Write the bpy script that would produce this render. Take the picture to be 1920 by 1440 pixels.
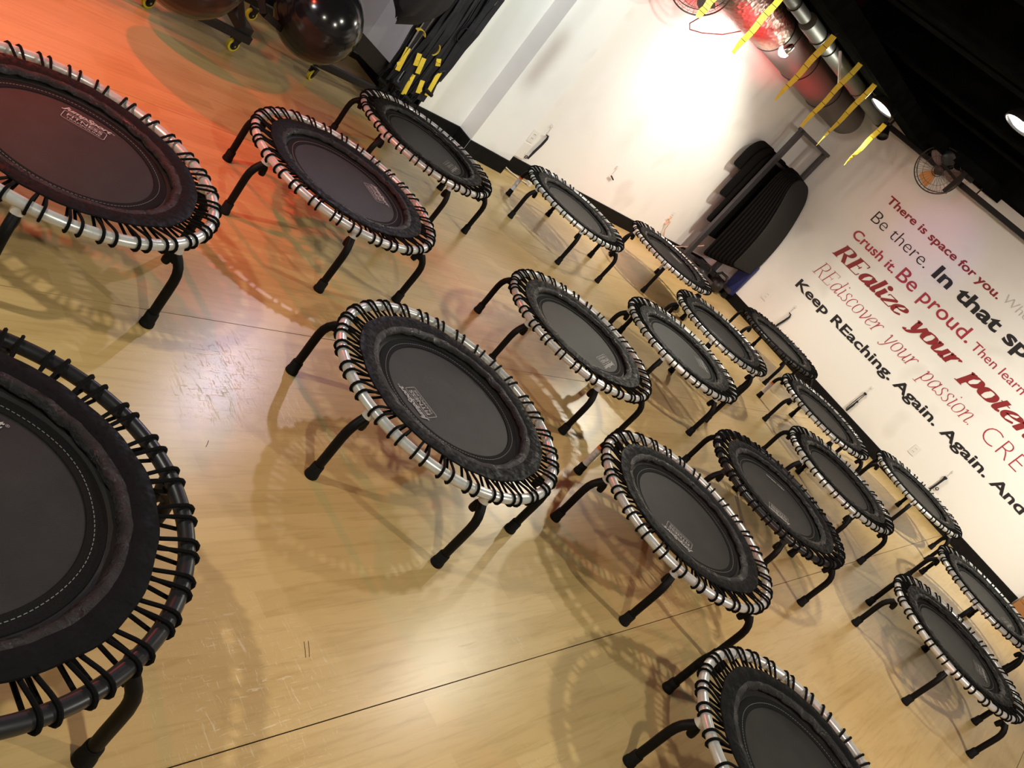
import bpy, math, random
from mathutils import Vector, Matrix
random.seed(7)
S = bpy.context.scene
for o in list(bpy.data.objects):
    bpy.data.objects.remove(o, do_unlink=True)
COL = S.collection
PI = math.pi

# ------------------------------------------------------------------ camera
cam = bpy.data.cameras.new('camera'); co = bpy.data.objects.new('camera', cam); COL.objects.link(co)
cam.sensor_width = 36; cam.lens = 1594.47 * 36 / 1920; cam.clip_start = 0.02
Rv = Vector((0.50998357, 0.594723, 0.62146706)); Uv = Vector((-0.72892555, -0.08480419, 0.67932009)); Wv = Vector((-0.4567103, 0.79944531, -0.39026005))
m = Matrix.Identity(4)
for i in range(3):
    m[i][0] = Rv[i]; m[i][1] = Uv[i]; m[i][2] = -Wv[i]
m[2][3] = 1.7103
co.matrix_world = m
S.camera = co

# ------------------------------------------------------------------ world, exposure
w = bpy.data.worlds.new('world'); S.world = w; w.use_nodes = True
w.node_tree.nodes['Background'].inputs[0].default_value = (0.95, 0.97, 1.0, 1)
w.node_tree.nodes['Background'].inputs[1].default_value = 0.22
S.view_settings.view_transform = 'Standard'; S.view_settings.look = 'None'
S.view_settings.gamma = 1; S.view_settings.use_curve_mapping = False
S.view_settings.exposure = 0.0

# ------------------------------------------------------------------ lights of the room and added fills
def spot(name, loc, target, power, color, angle=150, blend=0.6, radius=0.07):
    l = bpy.data.lights.new(name, 'SPOT'); l.energy = power; l.color = color
    l.spot_size = math.radians(angle); l.spot_blend = blend; l.shadow_soft_size = radius
    o = bpy.data.objects.new(name, l); COL.objects.link(o); o.location = loc
    o.rotation_euler = (Vector(target) - Vector(loc)).to_track_quat('-Z', 'Y').to_euler()
    return o
WARM = (1.0, 0.95, 0.80)
spot('flood_lamp_light', (-3.60, 7.86, 2.44), (-3.0, 6.8, 0), 200, WARM, 172, 0.4, 0.06)
spot('flood_lamp_light', (-1.55, 4.68, 2.44), (-1.3, 3.4, 0), 105, WARM, 172, 0.4, 0.06)
spot('flood_lamp_light', (0.40, 7.60, 2.60), (-1.2, 9.6, 0.2), 380, WARM, 110, 1.0, 0.06)
spot('flood_lamp_light', (1.80, 4.20, 2.60), (0.6, 4.6, 0), 215, WARM, 160, 0.5, 0.06)
spot('flood_lamp_light', (0.70, 0.80, 2.65), (0.1, 1.6, 0), 150, WARM, 150, 0.6, 0.06)
spot('flood_lamp_light', (-2.50, -0.90, 2.65), (-1.9, 1.2, 0), 190, WARM, 150, 0.6, 0.06)
spot('cool_stage_light', (-4.35, 4.05, 2.50), (-1.75, 1.55, 0), 150, (0.88, 0.80, 1.0), 46, 0.9, 0.045)
spot('wall_wash_light', (-4.10, 6.92, 2.12), (-4.9, 7.28, 1.64), 60, (1.0, 0.98, 0.88), 122, 1.0, 0.04)
spot('red_wash_light', (-4.05, 6.7, 1.98), (-4.62, 6.75, 2.35), 46, (1.0, 0.03, 0.05), 130, 0.5, 0.03)
spot('red_wash_light', (-4.05, 8.0, 1.95), (-4.45, 7.9, 2.45), 12, (1.0, 0.03, 0.05), 120, 0.6, 0.03)  # unseen extra lamp, added to redden the duct farther along
spot('red_floor_light', (-3.45, -0.20, 2.90), (-3.85, 1.75, 0), 430, (1.0, 0.09, 0.045), 58, 0.9, 0.05)
spot('red_floor_light', (-5.45, 1.75, 2.05), (-2.9, 2.1, 0), 190, (1.0, 0.10, 0.06), 74, 0.9, 0.04)
spot('red_floor_light', (-4.1, 5.6, 2.5), (-4.3, 8.1, 0.1), 130, (1.0, 0.10, 0.06), 54, 0.9, 0.05)
spot('pink_fill_light', (1.5, 1.2, 2.6), (-2.6, 8.6, 0.6), 190, (1.0, 0.28, 0.26), 74, 1.0, 0.08)
spot('violet_light', (-2.2, 6.4, 2.5), (-2.85, 9.68, 1.95), 45, (0.45, 0.25, 1.0), 20, 0.8, 0.04)
spot('red_wall_light', (-2.6, 6.6, 2.5), (-3.25, 9.68, 2.08), 34, (1.0, 0.15, 0.1), 26, 0.9, 0.04)
spot('side_wall_fill', (-2.9, 4.6, 2.6), (-4.9, 5.6, 0.9), 190, (0.88, 1.0, 0.92), 84, 1.0, 0.05)  # unseen lamp, added to brighten the left wall around the column
spot('pink_fill_light', (-1.8, 4.2, 2.6), (-4.9, 7.3, 0.5), 60, (1.0, 0.35, 0.30), 50, 1.0, 0.05)  # unseen fill, added to tint the left wall pink
spot('blue_side_light', (-2.4, -0.4, 2.6), (-4.95, 5.1, 1.0), 170, (0.50, 0.50, 1.0), 30, 0.9, 0.05)

# ------------------------------------------------------------------ materials
def P(name, col, rough=0.5, metal=0.0, spec=0.5, **kw):
    mt = bpy.data.materials.new(name); mt.use_nodes = True
    b = mt.node_tree.nodes['Principled BSDF']
    b.inputs['Base Color'].default_value = (*col, 1); b.inputs['Roughness'].default_value = rough
    b.inputs['Metallic'].default_value = metal; b.inputs['Specular IOR Level'].default_value = spec
    for k, v in kw.items(): b.inputs[k].default_value = v
    return mt
def N(mt, typ, **kw):
    n = mt.node_tree.nodes.new(typ)
    for k, v in kw.items():
        if k in n.inputs: n.inputs[k].default_value = v
        else: setattr(n, k, v)
    return n
def L(mt, a, b): mt.node_tree.links.new(a, b)
def coords(mt, kind='Object', scale=(1, 1, 1), loc=(0, 0, 0)):
    tc = N(mt, 'ShaderNodeTexCoord'); mp = N(mt, 'ShaderNodeMapping')
    mp.inputs['Scale'].default_value = scale; mp.inputs['Location'].default_value = loc
    L(mt, tc.outputs[kind], mp.inputs[0]); return mp.outputs[0]
def bsdf(mt): return mt.node_tree.nodes['Principled BSDF']
def ramp(mt, src, stops):
    r = N(mt, 'ShaderNodeValToRGB'); e = r.color_ramp.elements
    while len(e) < len(stops): e.new(0.5)
    for i, (p, c) in enumerate(stops):
        e[i].position = p; e[i].color = (*c, 1) if len(c) == 3 else c
    L(mt, src, r.inputs[0]); return r.outputs[0]
def mix(mt, fac, a, b, mode='MIX'):
    n = N(mt, 'ShaderNodeMix', data_type='RGBA', blend_type=mode)
    if isinstance(fac, float): n.inputs[0].default_value = fac
    else: L(mt, fac, n.inputs[0])
    for i, v in ((6, a), (7, b)):
        if isinstance(v, tuple): n.inputs[i].default_value = (*v, 1)
        else: L(mt, v, n.inputs[i])
    return n.outputs[2]
def bump(mt, h, s, d=0.001):
    b = N(mt, 'ShaderNodeBump'); b.inputs['Strength'].default_value = s; b.inputs['Distance'].default_value = d
    L(mt, h, b.inputs['Height']); L(mt, b.outputs[0], bsdf(mt).inputs['Normal'])

def grain_black(name, col, rough, scale=60, bs=0.3, spec=0.4):
    mt = P(name, col, rough, spec=spec)
    n = N(mt, 'ShaderNodeTexNoise', Scale=float(scale), Detail=4.0); L(mt, coords(mt), n.inputs[0])
    c = ramp(mt, n.outputs[0], [(0.3, tuple(x * 0.7 for x in col)), (0.7, tuple(min(1, x * 1.35) for x in col))])
    L(mt, c, bsdf(mt).inputs['Base Color']); bump(mt, n.outputs[0], bs, 0.002)
    return mt

# maple-print vinyl floor: strips and grain are print, the joints between sheets are geometry
def floor_mat():
    mt = P('maple_vinyl', (0.6, 0.42, 0.2), 0.3, spec=0.5)
    v = coords(mt, 'Generated'); tc = mt.node_tree.nodes['Texture Coordinate'] if 'Texture Coordinate' in mt.node_tree.nodes else None
    geo = N(mt, 'ShaderNodeNewGeometry'); mp = N(mt, 'ShaderNodeMapping'); L(mt, geo.outputs['Position'], mp.inputs[0])
    mp.inputs['Rotation'].default_value = (0, 0, PI / 2)
    br = N(mt, 'ShaderNodeTexBrick'); br.offset = 0.37; br.offset_frequency = 2; br.squash = 1.0
    br.inputs['Color1'].default_value = (0.0, 0.0, 0.0, 1); br.inputs['Color2'].default_value = (1, 1, 1, 1); br.inputs['Mortar'].default_value = (0.5, 0.5, 0.5, 1)
    br.inputs['Scale'].default_value = 1.0; br.inputs['Mortar Size'].default_value = 0.0
    br.inputs['Brick Width'].default_value = 0.62; br.inputs['Row Height'].default_value = 0.083; br.inputs['Bias'].default_value = 0.0
    L(mt, mp.outputs[0], br.inputs[0])
    g = N(mt, 'ShaderNodeMapping'); L(mt, geo.outputs['Position'], g.inputs[0]); g.inputs['Scale'].default_value = (46, 3.2, 1)
    gn = N(mt, 'ShaderNodeTexNoise', Scale=1.0, Detail=6.0, Roughness=0.62, Distortion=0.6); L(mt, g.outputs[0], gn.inputs[0])
    strip = mix(mt, br.outputs[0], (0.560, 0.385, 0.165), (0.635, 0.450, 0.205))
    grain = ramp(mt, gn.outputs[0], [(0.30, (0.82, 0.78, 0.70)), (0.52, (1, 1, 1)), (0.75, (1.0, 0.98, 0.95))])
    c = mix(mt, 0.85, strip, grain, 'MULTIPLY')
    bn = N(mt, 'ShaderNodeTexNoise', Scale=0.9, Detail=3.0); L(mt, geo.outputs['Position'], bn.inputs[0])
    blot = ramp(mt, bn.outputs[0], [(0.3, (0.93, 0.92, 0.90)), (0.7, (1, 1, 1))])
    c = mix(mt, 1.0, c, blot, 'MULTIPLY')
    L(mt, c, bsdf(mt).inputs['Base Color'])
    # scuffs: thin pale scratches in a few worn spots, lamp reflections painted into their paleness
    worn = None
    for (wx, wy, wr) in [(-1.80, 1.75, .34), (-0.72, 1.32, .34), (-0.72, 2.28, .17), (-0.74, 3.55, .28), (-1.55, 2.05, .12), (-0.15, 2.2, .2)]:
        d = N(mt, 'ShaderNodeVectorMath', operation='DISTANCE'); L(mt, geo.outputs['Position'], d.inputs[0]); d.inputs[1].default_value = (wx, wy, 0)
        mr = N(mt, 'ShaderNodeMapRange', interpolation_type='SMOOTHSTEP'); L(mt, d.outputs['Value'], mr.inputs[0]); mr.inputs[1].default_value = wr * 1.3; mr.inputs[2].default_value = wr * .2
        if worn is None: worn = mr.outputs[0]
        else:
            ad = N(mt, 'ShaderNodeMath', operation='MAXIMUM'); L(mt, worn, ad.inputs[0]); L(mt, mr.outputs[0], ad.inputs[1]); worn = ad.outputs[0]
    scr = None
    for rot, sc_ in ((0.5, (9, 60, 1)), (1.5, (70, 8, 1)), (-0.5, (8, 50, 1))):
        mp2 = N(mt, 'ShaderNodeMapping'); L(mt, geo.outputs['Position'], mp2.inputs[0]); mp2.inputs['Rotation'].default_value = (0, 0, rot); mp2.inputs['Scale'].default_value = sc_
        sc = N(mt, 'ShaderNodeTexNoise', Scale=1.0, Detail=6.0, Roughness=0.7, Distortion=2.2); L(mt, mp2.outputs[0], sc.inputs[0])
        q = ramp(mt, sc.outputs[0], [(0.60, (0, 0, 0)), (0.66, (1, 1, 1)), (0.72, (0.3, 0.3, 0.3))])
        scr = q if scr is None else mix(mt, 1.0, scr, q, 'LIGHTEN')
    ww = mix(mt, 1.0, worn, scr, 'MULTIPLY')
    rr = N(mt, 'ShaderNodeMath', operation='MULTIPLY_ADD'); L(mt, ww, rr.inputs[0]); rr.inputs[1].default_value = 0.15; rr.inputs[2].default_value = 0.30
    L(mt, rr.outputs[0], bsdf(mt).inputs['Roughness'])
    hh = N(mt, 'ShaderNodeMath', operation='ADD'); L(mt, ww, hh.inputs[0]); L(mt, gn.outputs[0], hh.inputs[1])
    bump(mt, hh.outputs[0], 0.12, 0.001)
    wf = N(mt, 'ShaderNodeMath', operation='MULTIPLY'); L(mt, ww, wf.inputs[0]); wf.inputs[1].default_value = 0.6
    c2 = mix(mt, wf.outputs[0], c, (0.80, 0.72, 0.50)); L(mt, c2, bsdf(mt).inputs['Base Color'])
    return mt
def wall_mat(name='white_wall_paint', col=(0.80, 0.79, 0.77)):
    mt = P(name, col, 0.55, spec=0.25)
    geo = N(mt, 'ShaderNodeNewGeometry')
    n = N(mt, 'ShaderNodeTexNoise', Scale=1.3, Detail=3.0, Roughness=0.55); L(mt, geo.outputs['Position'], n.inputs[0])
    c = ramp(mt, n.outputs[0], [(0.30, tuple(x * 0.93 for x in col)), (0.48, col), (1.0, col)])
    v = N(mt, 'ShaderNodeTexNoise', Scale=2.6, Detail=1.0); L(mt, geo.outputs['Position'], v.inputs[0])
    s = ramp(mt, v.outputs[0], [(0.64, (1, 1, 1)), (0.76, (0.90, 0.89, 0.88))])
    c = mix(mt, 1.0, c, s, 'MULTIPLY'); L(mt, c, bsdf(mt).inputs['Base Color'])
    f = N(mt, 'ShaderNodeTexNoise', Scale=180.0, Detail=2.0); L(mt, geo.outputs['Position'], f.inputs[0]); bump(mt, f.outputs[0], 0.08, 0.001)
    return mt
M_floor = floor_mat(); M_wall = wall_mat()
M_base = grain_black('black_vinyl_base', (0.006, 0.0055, 0.0055), 0.6, 25, 0.05, 0.12)
M_ceil = grain_black('black_ceiling_paint', (0.007, 0.008, 0.008), 1.0, 8, 0.1, 0.0)
M_blackmetal = grain_black('black_powder_coat', (0.011, 0.010, 0.011), 0.42, 220, 0.12)
M_leg = grain_black('black_leg_paint', (0.0045, 0.004, 0.004), 0.5, 150, 0.05, 0.14)
M_rubber = grain_black('black_rubber', (0.006, 0.006, 0.006), 0.75, 120, 0.2, 0.2)
M_cord = grain_black('black_bungee_cord', (0.0045, 0.0045, 0.0045), 0.85, 500, 0.5, 0.08)
M_black_rim = P('black_painted_steel', (0.020, 0.020, 0.023), 0.35, 0.3)
def steel():
    mt = P('brushed_silver_tube', (0.62, 0.63, 0.62), 0.3, 0.4)
    n = N(mt, 'ShaderNodeTexNoise', Scale=35.0, Detail=4.0); L(mt, coords(mt), n.inputs[0])
    r = N(mt, 'ShaderNodeMath', operation='MULTIPLY_ADD'); L(mt, n.outputs[0], r.inputs[0]); r.inputs[1].default_value = 0.22; r.inputs[2].default_value = 0.2
    L(mt, r.outputs[0], bsdf(mt).inputs['Roughness']); return mt
M_steel = steel()
def bedmat():
    mt = P('woven_black_bed', (0.034, 0.033, 0.032), 0.45, spec=0.12)
    v = coords(mt, 'Object', (1, 1, 1))
    wv = N(mt, 'ShaderNodeTexWave', Scale=170.0, bands_direction='X'); L(mt, v, wv.inputs[0])
    w2 = N(mt, 'ShaderNodeTexWave', Scale=170.0, bands_direction='Y'); L(mt, v, w2.inputs[0])
    a = N(mt, 'ShaderNodeMath', operation='ADD'); L(mt, wv.outputs[0], a.inputs[0]); L(mt, w2.outputs[0], a.inputs[1])
    bump(mt, a.outputs[0], 0.25, 0.0006)
    n = N(mt, 'ShaderNodeTexNoise', Scale=7.0, Detail=5.0, Roughness=0.6); L(mt, v, n.inputs[0])
    c = ramp(mt, n.outputs[0], [(0.3, (0.021, 0.0205, 0.020)), (0.6, (0.028, 0.027, 0.026)), (0.85, (0.038, 0.036, 0.034))])
    L(mt, c, bsdf(mt).inputs['Base Color']); return mt
M_bed = bedmat()
def skirtmat():
    mt = P('black_vinyl_skirt', (0.0055, 0.0055, 0.006), 0.5, spec=0.07)
    v = coords(mt); n = N(mt, 'ShaderNodeTexNoise', Scale=60.0, Detail=6.0, Distortion=1.0); L(mt, v, n.inputs[0]); bump(mt, n.outputs[0], 0.3, 0.002)
    n2 = N(mt, 'ShaderNodeTexNoise', Scale=70.0, Detail=3.0); L(mt, v, n2.inputs[0])
    r = ramp(mt, n2.outputs[0], [(0.35, (0.40, 0.40, 0.40)), (0.65, (0.80, 0.80, 0.80))]); L(mt, r, bsdf(mt).inputs['Roughness']); return mt
M_skirt = skirtmat()
def crinkle():
    mt = P('crinkled_black_vinyl', (0.005, 0.005, 0.0055), 0.3, spec=0.32)
    v = coords(mt); n = N(mt, 'ShaderNodeTexNoise', Scale=75.0, Detail=5.0, Roughness=0.65, Distortion=1.2); L(mt, v, n.inputs[0]); bump(mt, n.outputs[0], 1.0, 0.006)
    n2 = N(mt, 'ShaderNodeTexNoise', Scale=14.0, Detail=2.0); L(mt, v, n2.inputs[0])
    r = ramp(mt, n2.outputs[0], [(0.40, (0.16, 0.16, 0.16)), (0.55, (0.6, 0.6, 0.6))]); L(mt, r, bsdf(mt).inputs['Roughness'])
    c = ramp(mt, n2.outputs[0], [(0.42, (0.008, 0.0075, 0.008)), (0.60, (0.005, 0.0042, 0.004))]); L(mt, c, bsdf(mt).inputs['Base Color']); return mt
M_crinkle = crinkle()
M_seam = grain_black('black_webbing_edge', (0.007, 0.007, 0.007), 0.8, 300, 0.5, 0.1)
M_stitch = P('grey_thread', (0.16, 0.16, 0.155), 0.7)
M_logo = P('grey_print', (0.33, 0.32, 0.31), 0.6)
M_white = P('white_plastic', (0.75, 0.74, 0.72), 0.35)
M_label = P('silver_label', (0.62, 0.62, 0.64), 0.35)
M_orange = P('orange_print', (0.8, 0.2, 0.04), 0.5)
M_yellow = grain_black('yellow_webbing', (1.0, 0.62, 0.055), 0.6, 400, 0.05)
M_yellow_wheel = P('yellow_wheel', (0.72, 0.62, 0.03), 0.4)
M_webbing = grain_black('black_webbing', (0.009, 0.009, 0.012), 0.7, 200, 0.4)
M_mark = P('black_thread', (0.05, 0.035, 0.01), 0.8)
M_foam = grain_black('black_foam_mat', (0.007, 0.0065, 0.0065), 0.9, 160, 0.2, 0.06)
M_foam2 = grain_black('charcoal_foam_mat', (0.024, 0.023, 0.022), 0.85, 160, 0.2, 0.08)
M_rack = P('dark_grey_steel', (0.060, 0.055, 0.060), 0.45, 0.3)
M_ball = P('glossy_black_ball', (0.010, 0.011, 0.012), 0.16, spec=0.55)
M_blue = P('navy_foam', (0.010, 0.016, 0.10), 0.6)
M_duct = P('grey_duct', (0.10, 0.085, 0.08), 0.6, 0.1)
M_galv = P('galvanised_duct', (0.12, 0.135, 0.12), 0.5, 0.3)
def foil():
    mt = P('crumpled_foil', (0.15, 0.13, 0.10), 0.45, 0.35)
    n = N(mt, 'ShaderNodeTexVoronoi', Scale=26.0); L(mt, coords(mt), n.inputs[0]); bump(mt, n.outputs[0], 0.6, 0.015); return mt
M_foil = foil()
M_fan = P('black_fan_plastic', (0.03, 0.024, 0.022), 0.45)
M_blade = P('fan_blade', (0.16, 0.13, 0.125), 0.45)
M_copper = P('copper_blade', (0.55, 0.28, 0.10), 0.4, 0.4)
M_cable = P('peach_cable', (0.75, 0.50, 0.38), 0.5)
M_wood = P('brown_wood', (0.30, 0.13, 0.04), 0.5)
M_chrome = P('chrome', (0.7, 0.7, 0.7), 0.15, 1.0)
def emit(name, col, s):
    mt = bpy.data.materials.new(name); mt.use_nodes = True; nt = mt.node_tree; nt.nodes.remove(nt.nodes['Principled BSDF'])
    e = nt.nodes.new('ShaderNodeEmission'); e.inputs[0].default_value = (*col, 1); e.inputs[1].default_value = s
    nt.links.new(e.outputs[0], nt.nodes['Material Output'].inputs[0]); return mt
M_lamp = emit('lamp_glow', (1.0, 0.98, 0.88), 9.0)
M_lamp_red = emit('lamp_glow_pink', (1.0, 0.88, 0.86), 9.0)
V_crimson = P('crimson_vinyl', (0.36, 0.026, 0.050), 0.45)
V_darkred = P('dark_red_vinyl', (0.24, 0.014, 0.018), 0.45)
V_black = P('black_vinyl', (0.010, 0.008, 0.010), 0.45)
V_grey = P('pale_grey_vinyl', (0.52, 0.50, 0.49), 0.5)

# ------------------------------------------------------------------ mesh helpers
class MB:
    def __init__(s): s.v = []; s.f = []; s.mi = []; s.cur = 0
    def add(s, v, f):
        b = len(s.v); s.v += [tuple(p) for p in v]; s.f += [tuple(b + i for i in q) for q in f]; s.mi += [s.cur] * len(f)
    def box(s, c, d, rot=None):
        x, y, z = [k / 2 for k in d]; R = rot or Matrix.Identity(3); c = Vector(c)
        vs = [c + R @ Vector((sx * x, sy * y, sz * z)) for sx in (-1, 1) for sy in (-1, 1) for sz in (-1, 1)]
        s.add(vs, [(0, 1, 3, 2), (4, 6, 7, 5), (0, 4, 5, 1), (2, 3, 7, 6), (0, 2, 6, 4), (1, 5, 7, 3)])
    def bar(s, a, b, wd, th, up=(0, 0, 1)):
        a = Vector(a); b = Vector(b); d = (b - a).normalized(); u = Vector(up)
        if abs(d.dot(u)) > .98: u = Vector((1, 0, 0))
        sx = d.cross(u).normalized(); sz = sx.cross(d).normalized()
        R = Matrix((d, sx, sz)).transposed(); s.box((a + b) / 2, ((b - a).length, wd, th), R)
    def tube(s, pts, r, n=8, closed=False, caps=True):
        pts = [Vector(p) for p in pts]; m_ = len(pts); rs = r if isinstance(r, (list, tuple)) else [r] * m_
        T = []
        for i in range(m_):
            a = pts[i - 1] if (i > 0 or closed) else pts[0]; b = pts[(i + 1) % m_] if (i < m_ - 1 or closed) else pts[-1]
            T.append((b - a).normalized())
        u = Vector((0, 0, 1)) if abs(T[0].z) < .9 else Vector((1, 0, 0))
        u = (u - T[0] * u.dot(T[0])).normalized(); vs = []
        for i in range(m_):
            u = (u - T[i] * u.dot(T[i])).normalized(); w_ = T[i].cross(u)
            for k in range(n):
                a = 2 * PI * k / n; vs.append(pts[i] + (u * math.cos(a) + w_ * math.sin(a)) * rs[i])
        fs = []
        for i in range(m_ if closed else m_ - 1):
            for k in range(n):
                j = (i + 1) % m_; fs.append((i * n + k, i * n + (k + 1) % n, j * n + (k + 1) % n, j * n + k))
        if caps and not closed: fs += [tuple(range(n - 1, -1, -1)), tuple((m_ - 1) * n + k for k in range(n))]
        s.add(vs, fs)
    def ring(s, c, R, r, axis=(0, 0, 1), n=48, k=8):
        q = Vector((0, 0, 1)).rotation_difference(Vector(axis).normalized()); c = Vector(c)
        s.tube([c + q @ Vector((R * math.cos(2 * PI * i / n), R * math.sin(2 * PI * i / n), 0)) for i in range(n)], r, k, closed=True)
    def lathe(s, prof, c=(0, 0, 0), axis=(0, 0, 1), n=32, cap=(True, True)):
        q = Vector((0, 0, 1)).rotation_difference(Vector(axis).normalized()); c = Vector(c); vs = []; fs = []
        for r, h in prof:
            for k in range(n):
                a = 2 * PI * k / n; vs.append(c + q @ Vector((r * math.cos(a), r * math.sin(a), h)))
        for i in range(len(prof) - 1):
            for k in range(n): fs.append((i * n + k, i * n + (k + 1) % n, (i + 1) * n + (k + 1) % n, (i + 1) * n + k))
        if cap[0]: fs.append(tuple(range(n - 1, -1, -1)))
        if cap[1]: fs.append(tuple((len(prof) - 1) * n + k for k in range(n)))
        s.add(vs, fs)
    def sphere(s, c, r, n=24, m_=14, sc=(1, 1, 1)):
        vs = []; fs = []
        for i in range(m_ + 1):
            t = PI * i / m_
            for k in range(n):
                a = 2 * PI * k / n; vs.append((c[0] + sc[0] * r * math.sin(t) * math.cos(a), c[1] + sc[1] * r * math.sin(t) * math.sin(a), c[2] + sc[2] * r * math.cos(t)))
        for i in range(m_):
            for k in range(n): fs.append((i * n + k, (i + 1) * n + k, (i + 1) * n + (k + 1) % n, i * n + (k + 1) % n))
        s.add(vs, fs)
    def ribbon(s, pts, wdir, wd, th=0.002, ws=None):
        """strap: path with a width direction (one or per point)"""
        pts = [Vector(p) for p in pts]; m_ = len(pts); vs = []
        for i, p in enumerate(pts):
            a = pts[max(0, i - 1)]; b = pts[min(m_ - 1, i + 1)]; t = (b - a).normalized()
            wv = Vector(wdir[i] if isinstance(wdir, list) else wdir); wv = (wv - t * wv.dot(t)).normalized(); nn = t.cross(wv)
            hw = (ws[i] if ws else wd) / 2
            for sx, sz in ((-1, -1), (1, -1), (1, 1), (-1, 1)): vs.append(p + wv * hw * sx + nn * th / 2 * sz)
        fs = []
        for i in range(m_ - 1):
            for k in range(4): fs.append((i * 4 + k, i * 4 + (k + 1) % 4, (i + 1) * 4 + (k + 1) % 4, (i + 1) * 4 + k))
        fs += [(3, 2, 1, 0), tuple((m_ - 1) * 4 + k for k in range(4))]; s.add(vs, fs)
    def mesh(s, name, mats, smooth=False):
        me = bpy.data.meshes.new(name); me.from_pydata(s.v, [], s.f)
        for mt in (mats if isinstance(mats, (list, tuple)) else [mats]): me.materials.append(mt)
        if any(s.mi): me.polygons.foreach_set('material_index', s.mi)
        if smooth: me.polygons.foreach_set('use_smooth', [True] * len(me.polygons))
        me.update()
        if smooth:
            try: me.set_sharp_from_angle(angle=math.radians(40))
            except Exception: pass
        return me
def obj(name, me, parent=None, label=None, kind=None, loc=None, rotz=None):
    o = bpy.data.objects.new(name, me); COL.objects.link(o)
    if parent: o.parent = parent
    if label: o['label'] = label
    if kind: o['kind'] = kind
    if loc is not None: o.location = loc
    if rotz is not None: o.rotation_euler = (0, 0, rotz)
    return o
def thing(name, label, cat, loc=(0, 0, 0), rotz=0, group=None, me=None):
    o = bpy.data.objects.new(name, me); COL.objects.link(o); o.location = loc; o.rotation_euler = (0, 0, rotz)
    o['label'] = label; o['category'] = cat
    if group: o['group'] = group
    return o
def rbox_mesh(name, d, bev, mat):
    import bmesh
    bm = bmesh.new(); bmesh.ops.create_cube(bm, size=1.0)
    bmesh.ops.scale(bm, vec=d, verts=bm.verts); bmesh.ops.bevel(bm, geom=bm.edges[:], offset=bev, segments=2, affect='EDGES')
    me = bpy.data.meshes.new(name); bm.to_mesh(me); bm.free(); me.materials.append(mat); return me

# ------------------------------------------------------------------ room shell
XL = -5.02; YB = 9.683; ZT = 3.3
fl = obj('floor', None, kind='structure')
mb = MB(); mb.box((-0.4, 2.6, -0.0245), (13.2, 14.4, 0.04)); obj('underlay', mb.mesh('underlay', M_rubber), fl)
edges = [-7.0, -5.147, -3.632, -2.117, -0.602, 0.913, 2.428, 3.943, 6.0]
for a, b in zip(edges[:-1], edges[1:]):
    mb = MB(); mb.box(((a + b) / 2, 2.6, -0.0015), (b - a - 0.0034, 14.4, 0.003)); obj('floor_sheet', mb.mesh('floor_sheet', M_floor), fl)
# left wall with its step-out column, and the alcove before it; far wall
def wallpoly(name, pts, z0, z1, th, mat):
    """vertical wall along a plan polyline; the room lies to the right of the direction of travel"""
    mb = MB(); n = len(pts); P2 = [Vector(p) for p in pts]; off = []
    for i in range(n):
        d = (P2[min(i + 1, n - 1)] - P2[max(i - 1, 0)]).normalized(); off.append(Vector((-d.y, d.x)))
    vs = []
    for z in (z0, z1):
        for i in range(n): vs.append((*P2[i], z))
        for i in range(n):
            vs.append((P2[i].x + off[i].x * th, P2[i].y + off[i].y * th, z))
    fs = []
    for i in range(n - 1):
        a, b = i, i + 1
        fs += [(a, b, 2 * n + b, 2 * n + a), (n + b, n + a, 3 * n + a, 3 * n + b), (2 * n + a, 2 * n + b, 3 * n + b, 3 * n + a), (b, a, n + a, n + b)]
    fs += [(0, 2 * n, 3 * n, n), (n - 1, 2 * n - 1, 4 * n - 1, 3 * n - 1)]
    mb.add(vs, fs); return mb.mesh(name, mat)
LW = [(-4.965, 5.73), (-4.745, YB)]
mb = MB()
obj('wall_left', wallpoly('wall_left', LW, 0, 2.56, 0.12, M_wall), kind='structure')
obj('trim_1', wallpoly('upper_wall', LW, 2.56, ZT, 0.12, M_ceil), kind='structure')
mb = MB(); mb.add([(x, y, z) for z in (0, ZT) for x, y in [(-5.02, 5.225), (-4.84, 5.23), (-4.79, 5.72), (-5.14, 5.73), (-5.14, 4.60), (-5.02, 4.60)]],
                  [(0, 1, 7, 6), (1, 2, 8, 7), (2, 3, 9, 8), (3, 4, 10, 9), (4, 5, 11, 10), (5, 0, 6, 11), (6, 7, 8, 9, 10, 11), (5, 4, 3, 2, 1, 0)])
obj('wall_left_column', mb.mesh('wall_column', M_wall), kind='structure')
mb = MB(); mb.box((-5.49, 4.66, ZT / 2), (0.94, 0.12, ZT)); mb.box((-5.90, 1.2, ZT / 2), (0.12, 7.0, ZT))
obj('wall_alcove', mb.mesh('wall_alcove', M_wall), kind='structure')
mb = MB(); mb.box((-1.3, YB + 0.06, 1.36), (7.1, 0.12, 2.72)); obj('wall_far', mb.mesh('wall_far', M_wall), kind='structure')
mb = MB(); mb.box((-1.3, YB + 0.06, 3.01), (7.1, 0.12, 0.58)); obj('trim_2', mb.mesh('upper_wall_far', M_ceil), kind='structure')
mb = MB(); mb.box((3.95, YB + 0.06, 1.65), (3.4, 0.12, 3.3)); mb.box((5.6, 2.7, 1.65), (0.12, 14, 3.3)); obj('wall_right', mb.mesh('wall_right', M_wall), kind='structure')
mb = MB(); mb.box((-0.2, 2.7, ZT + 0.05), (11.8, 14.2, 0.1)); obj('ceiling', mb.mesh('ceiling', M_ceil), kind='structure')
BH = 0.134
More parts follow.
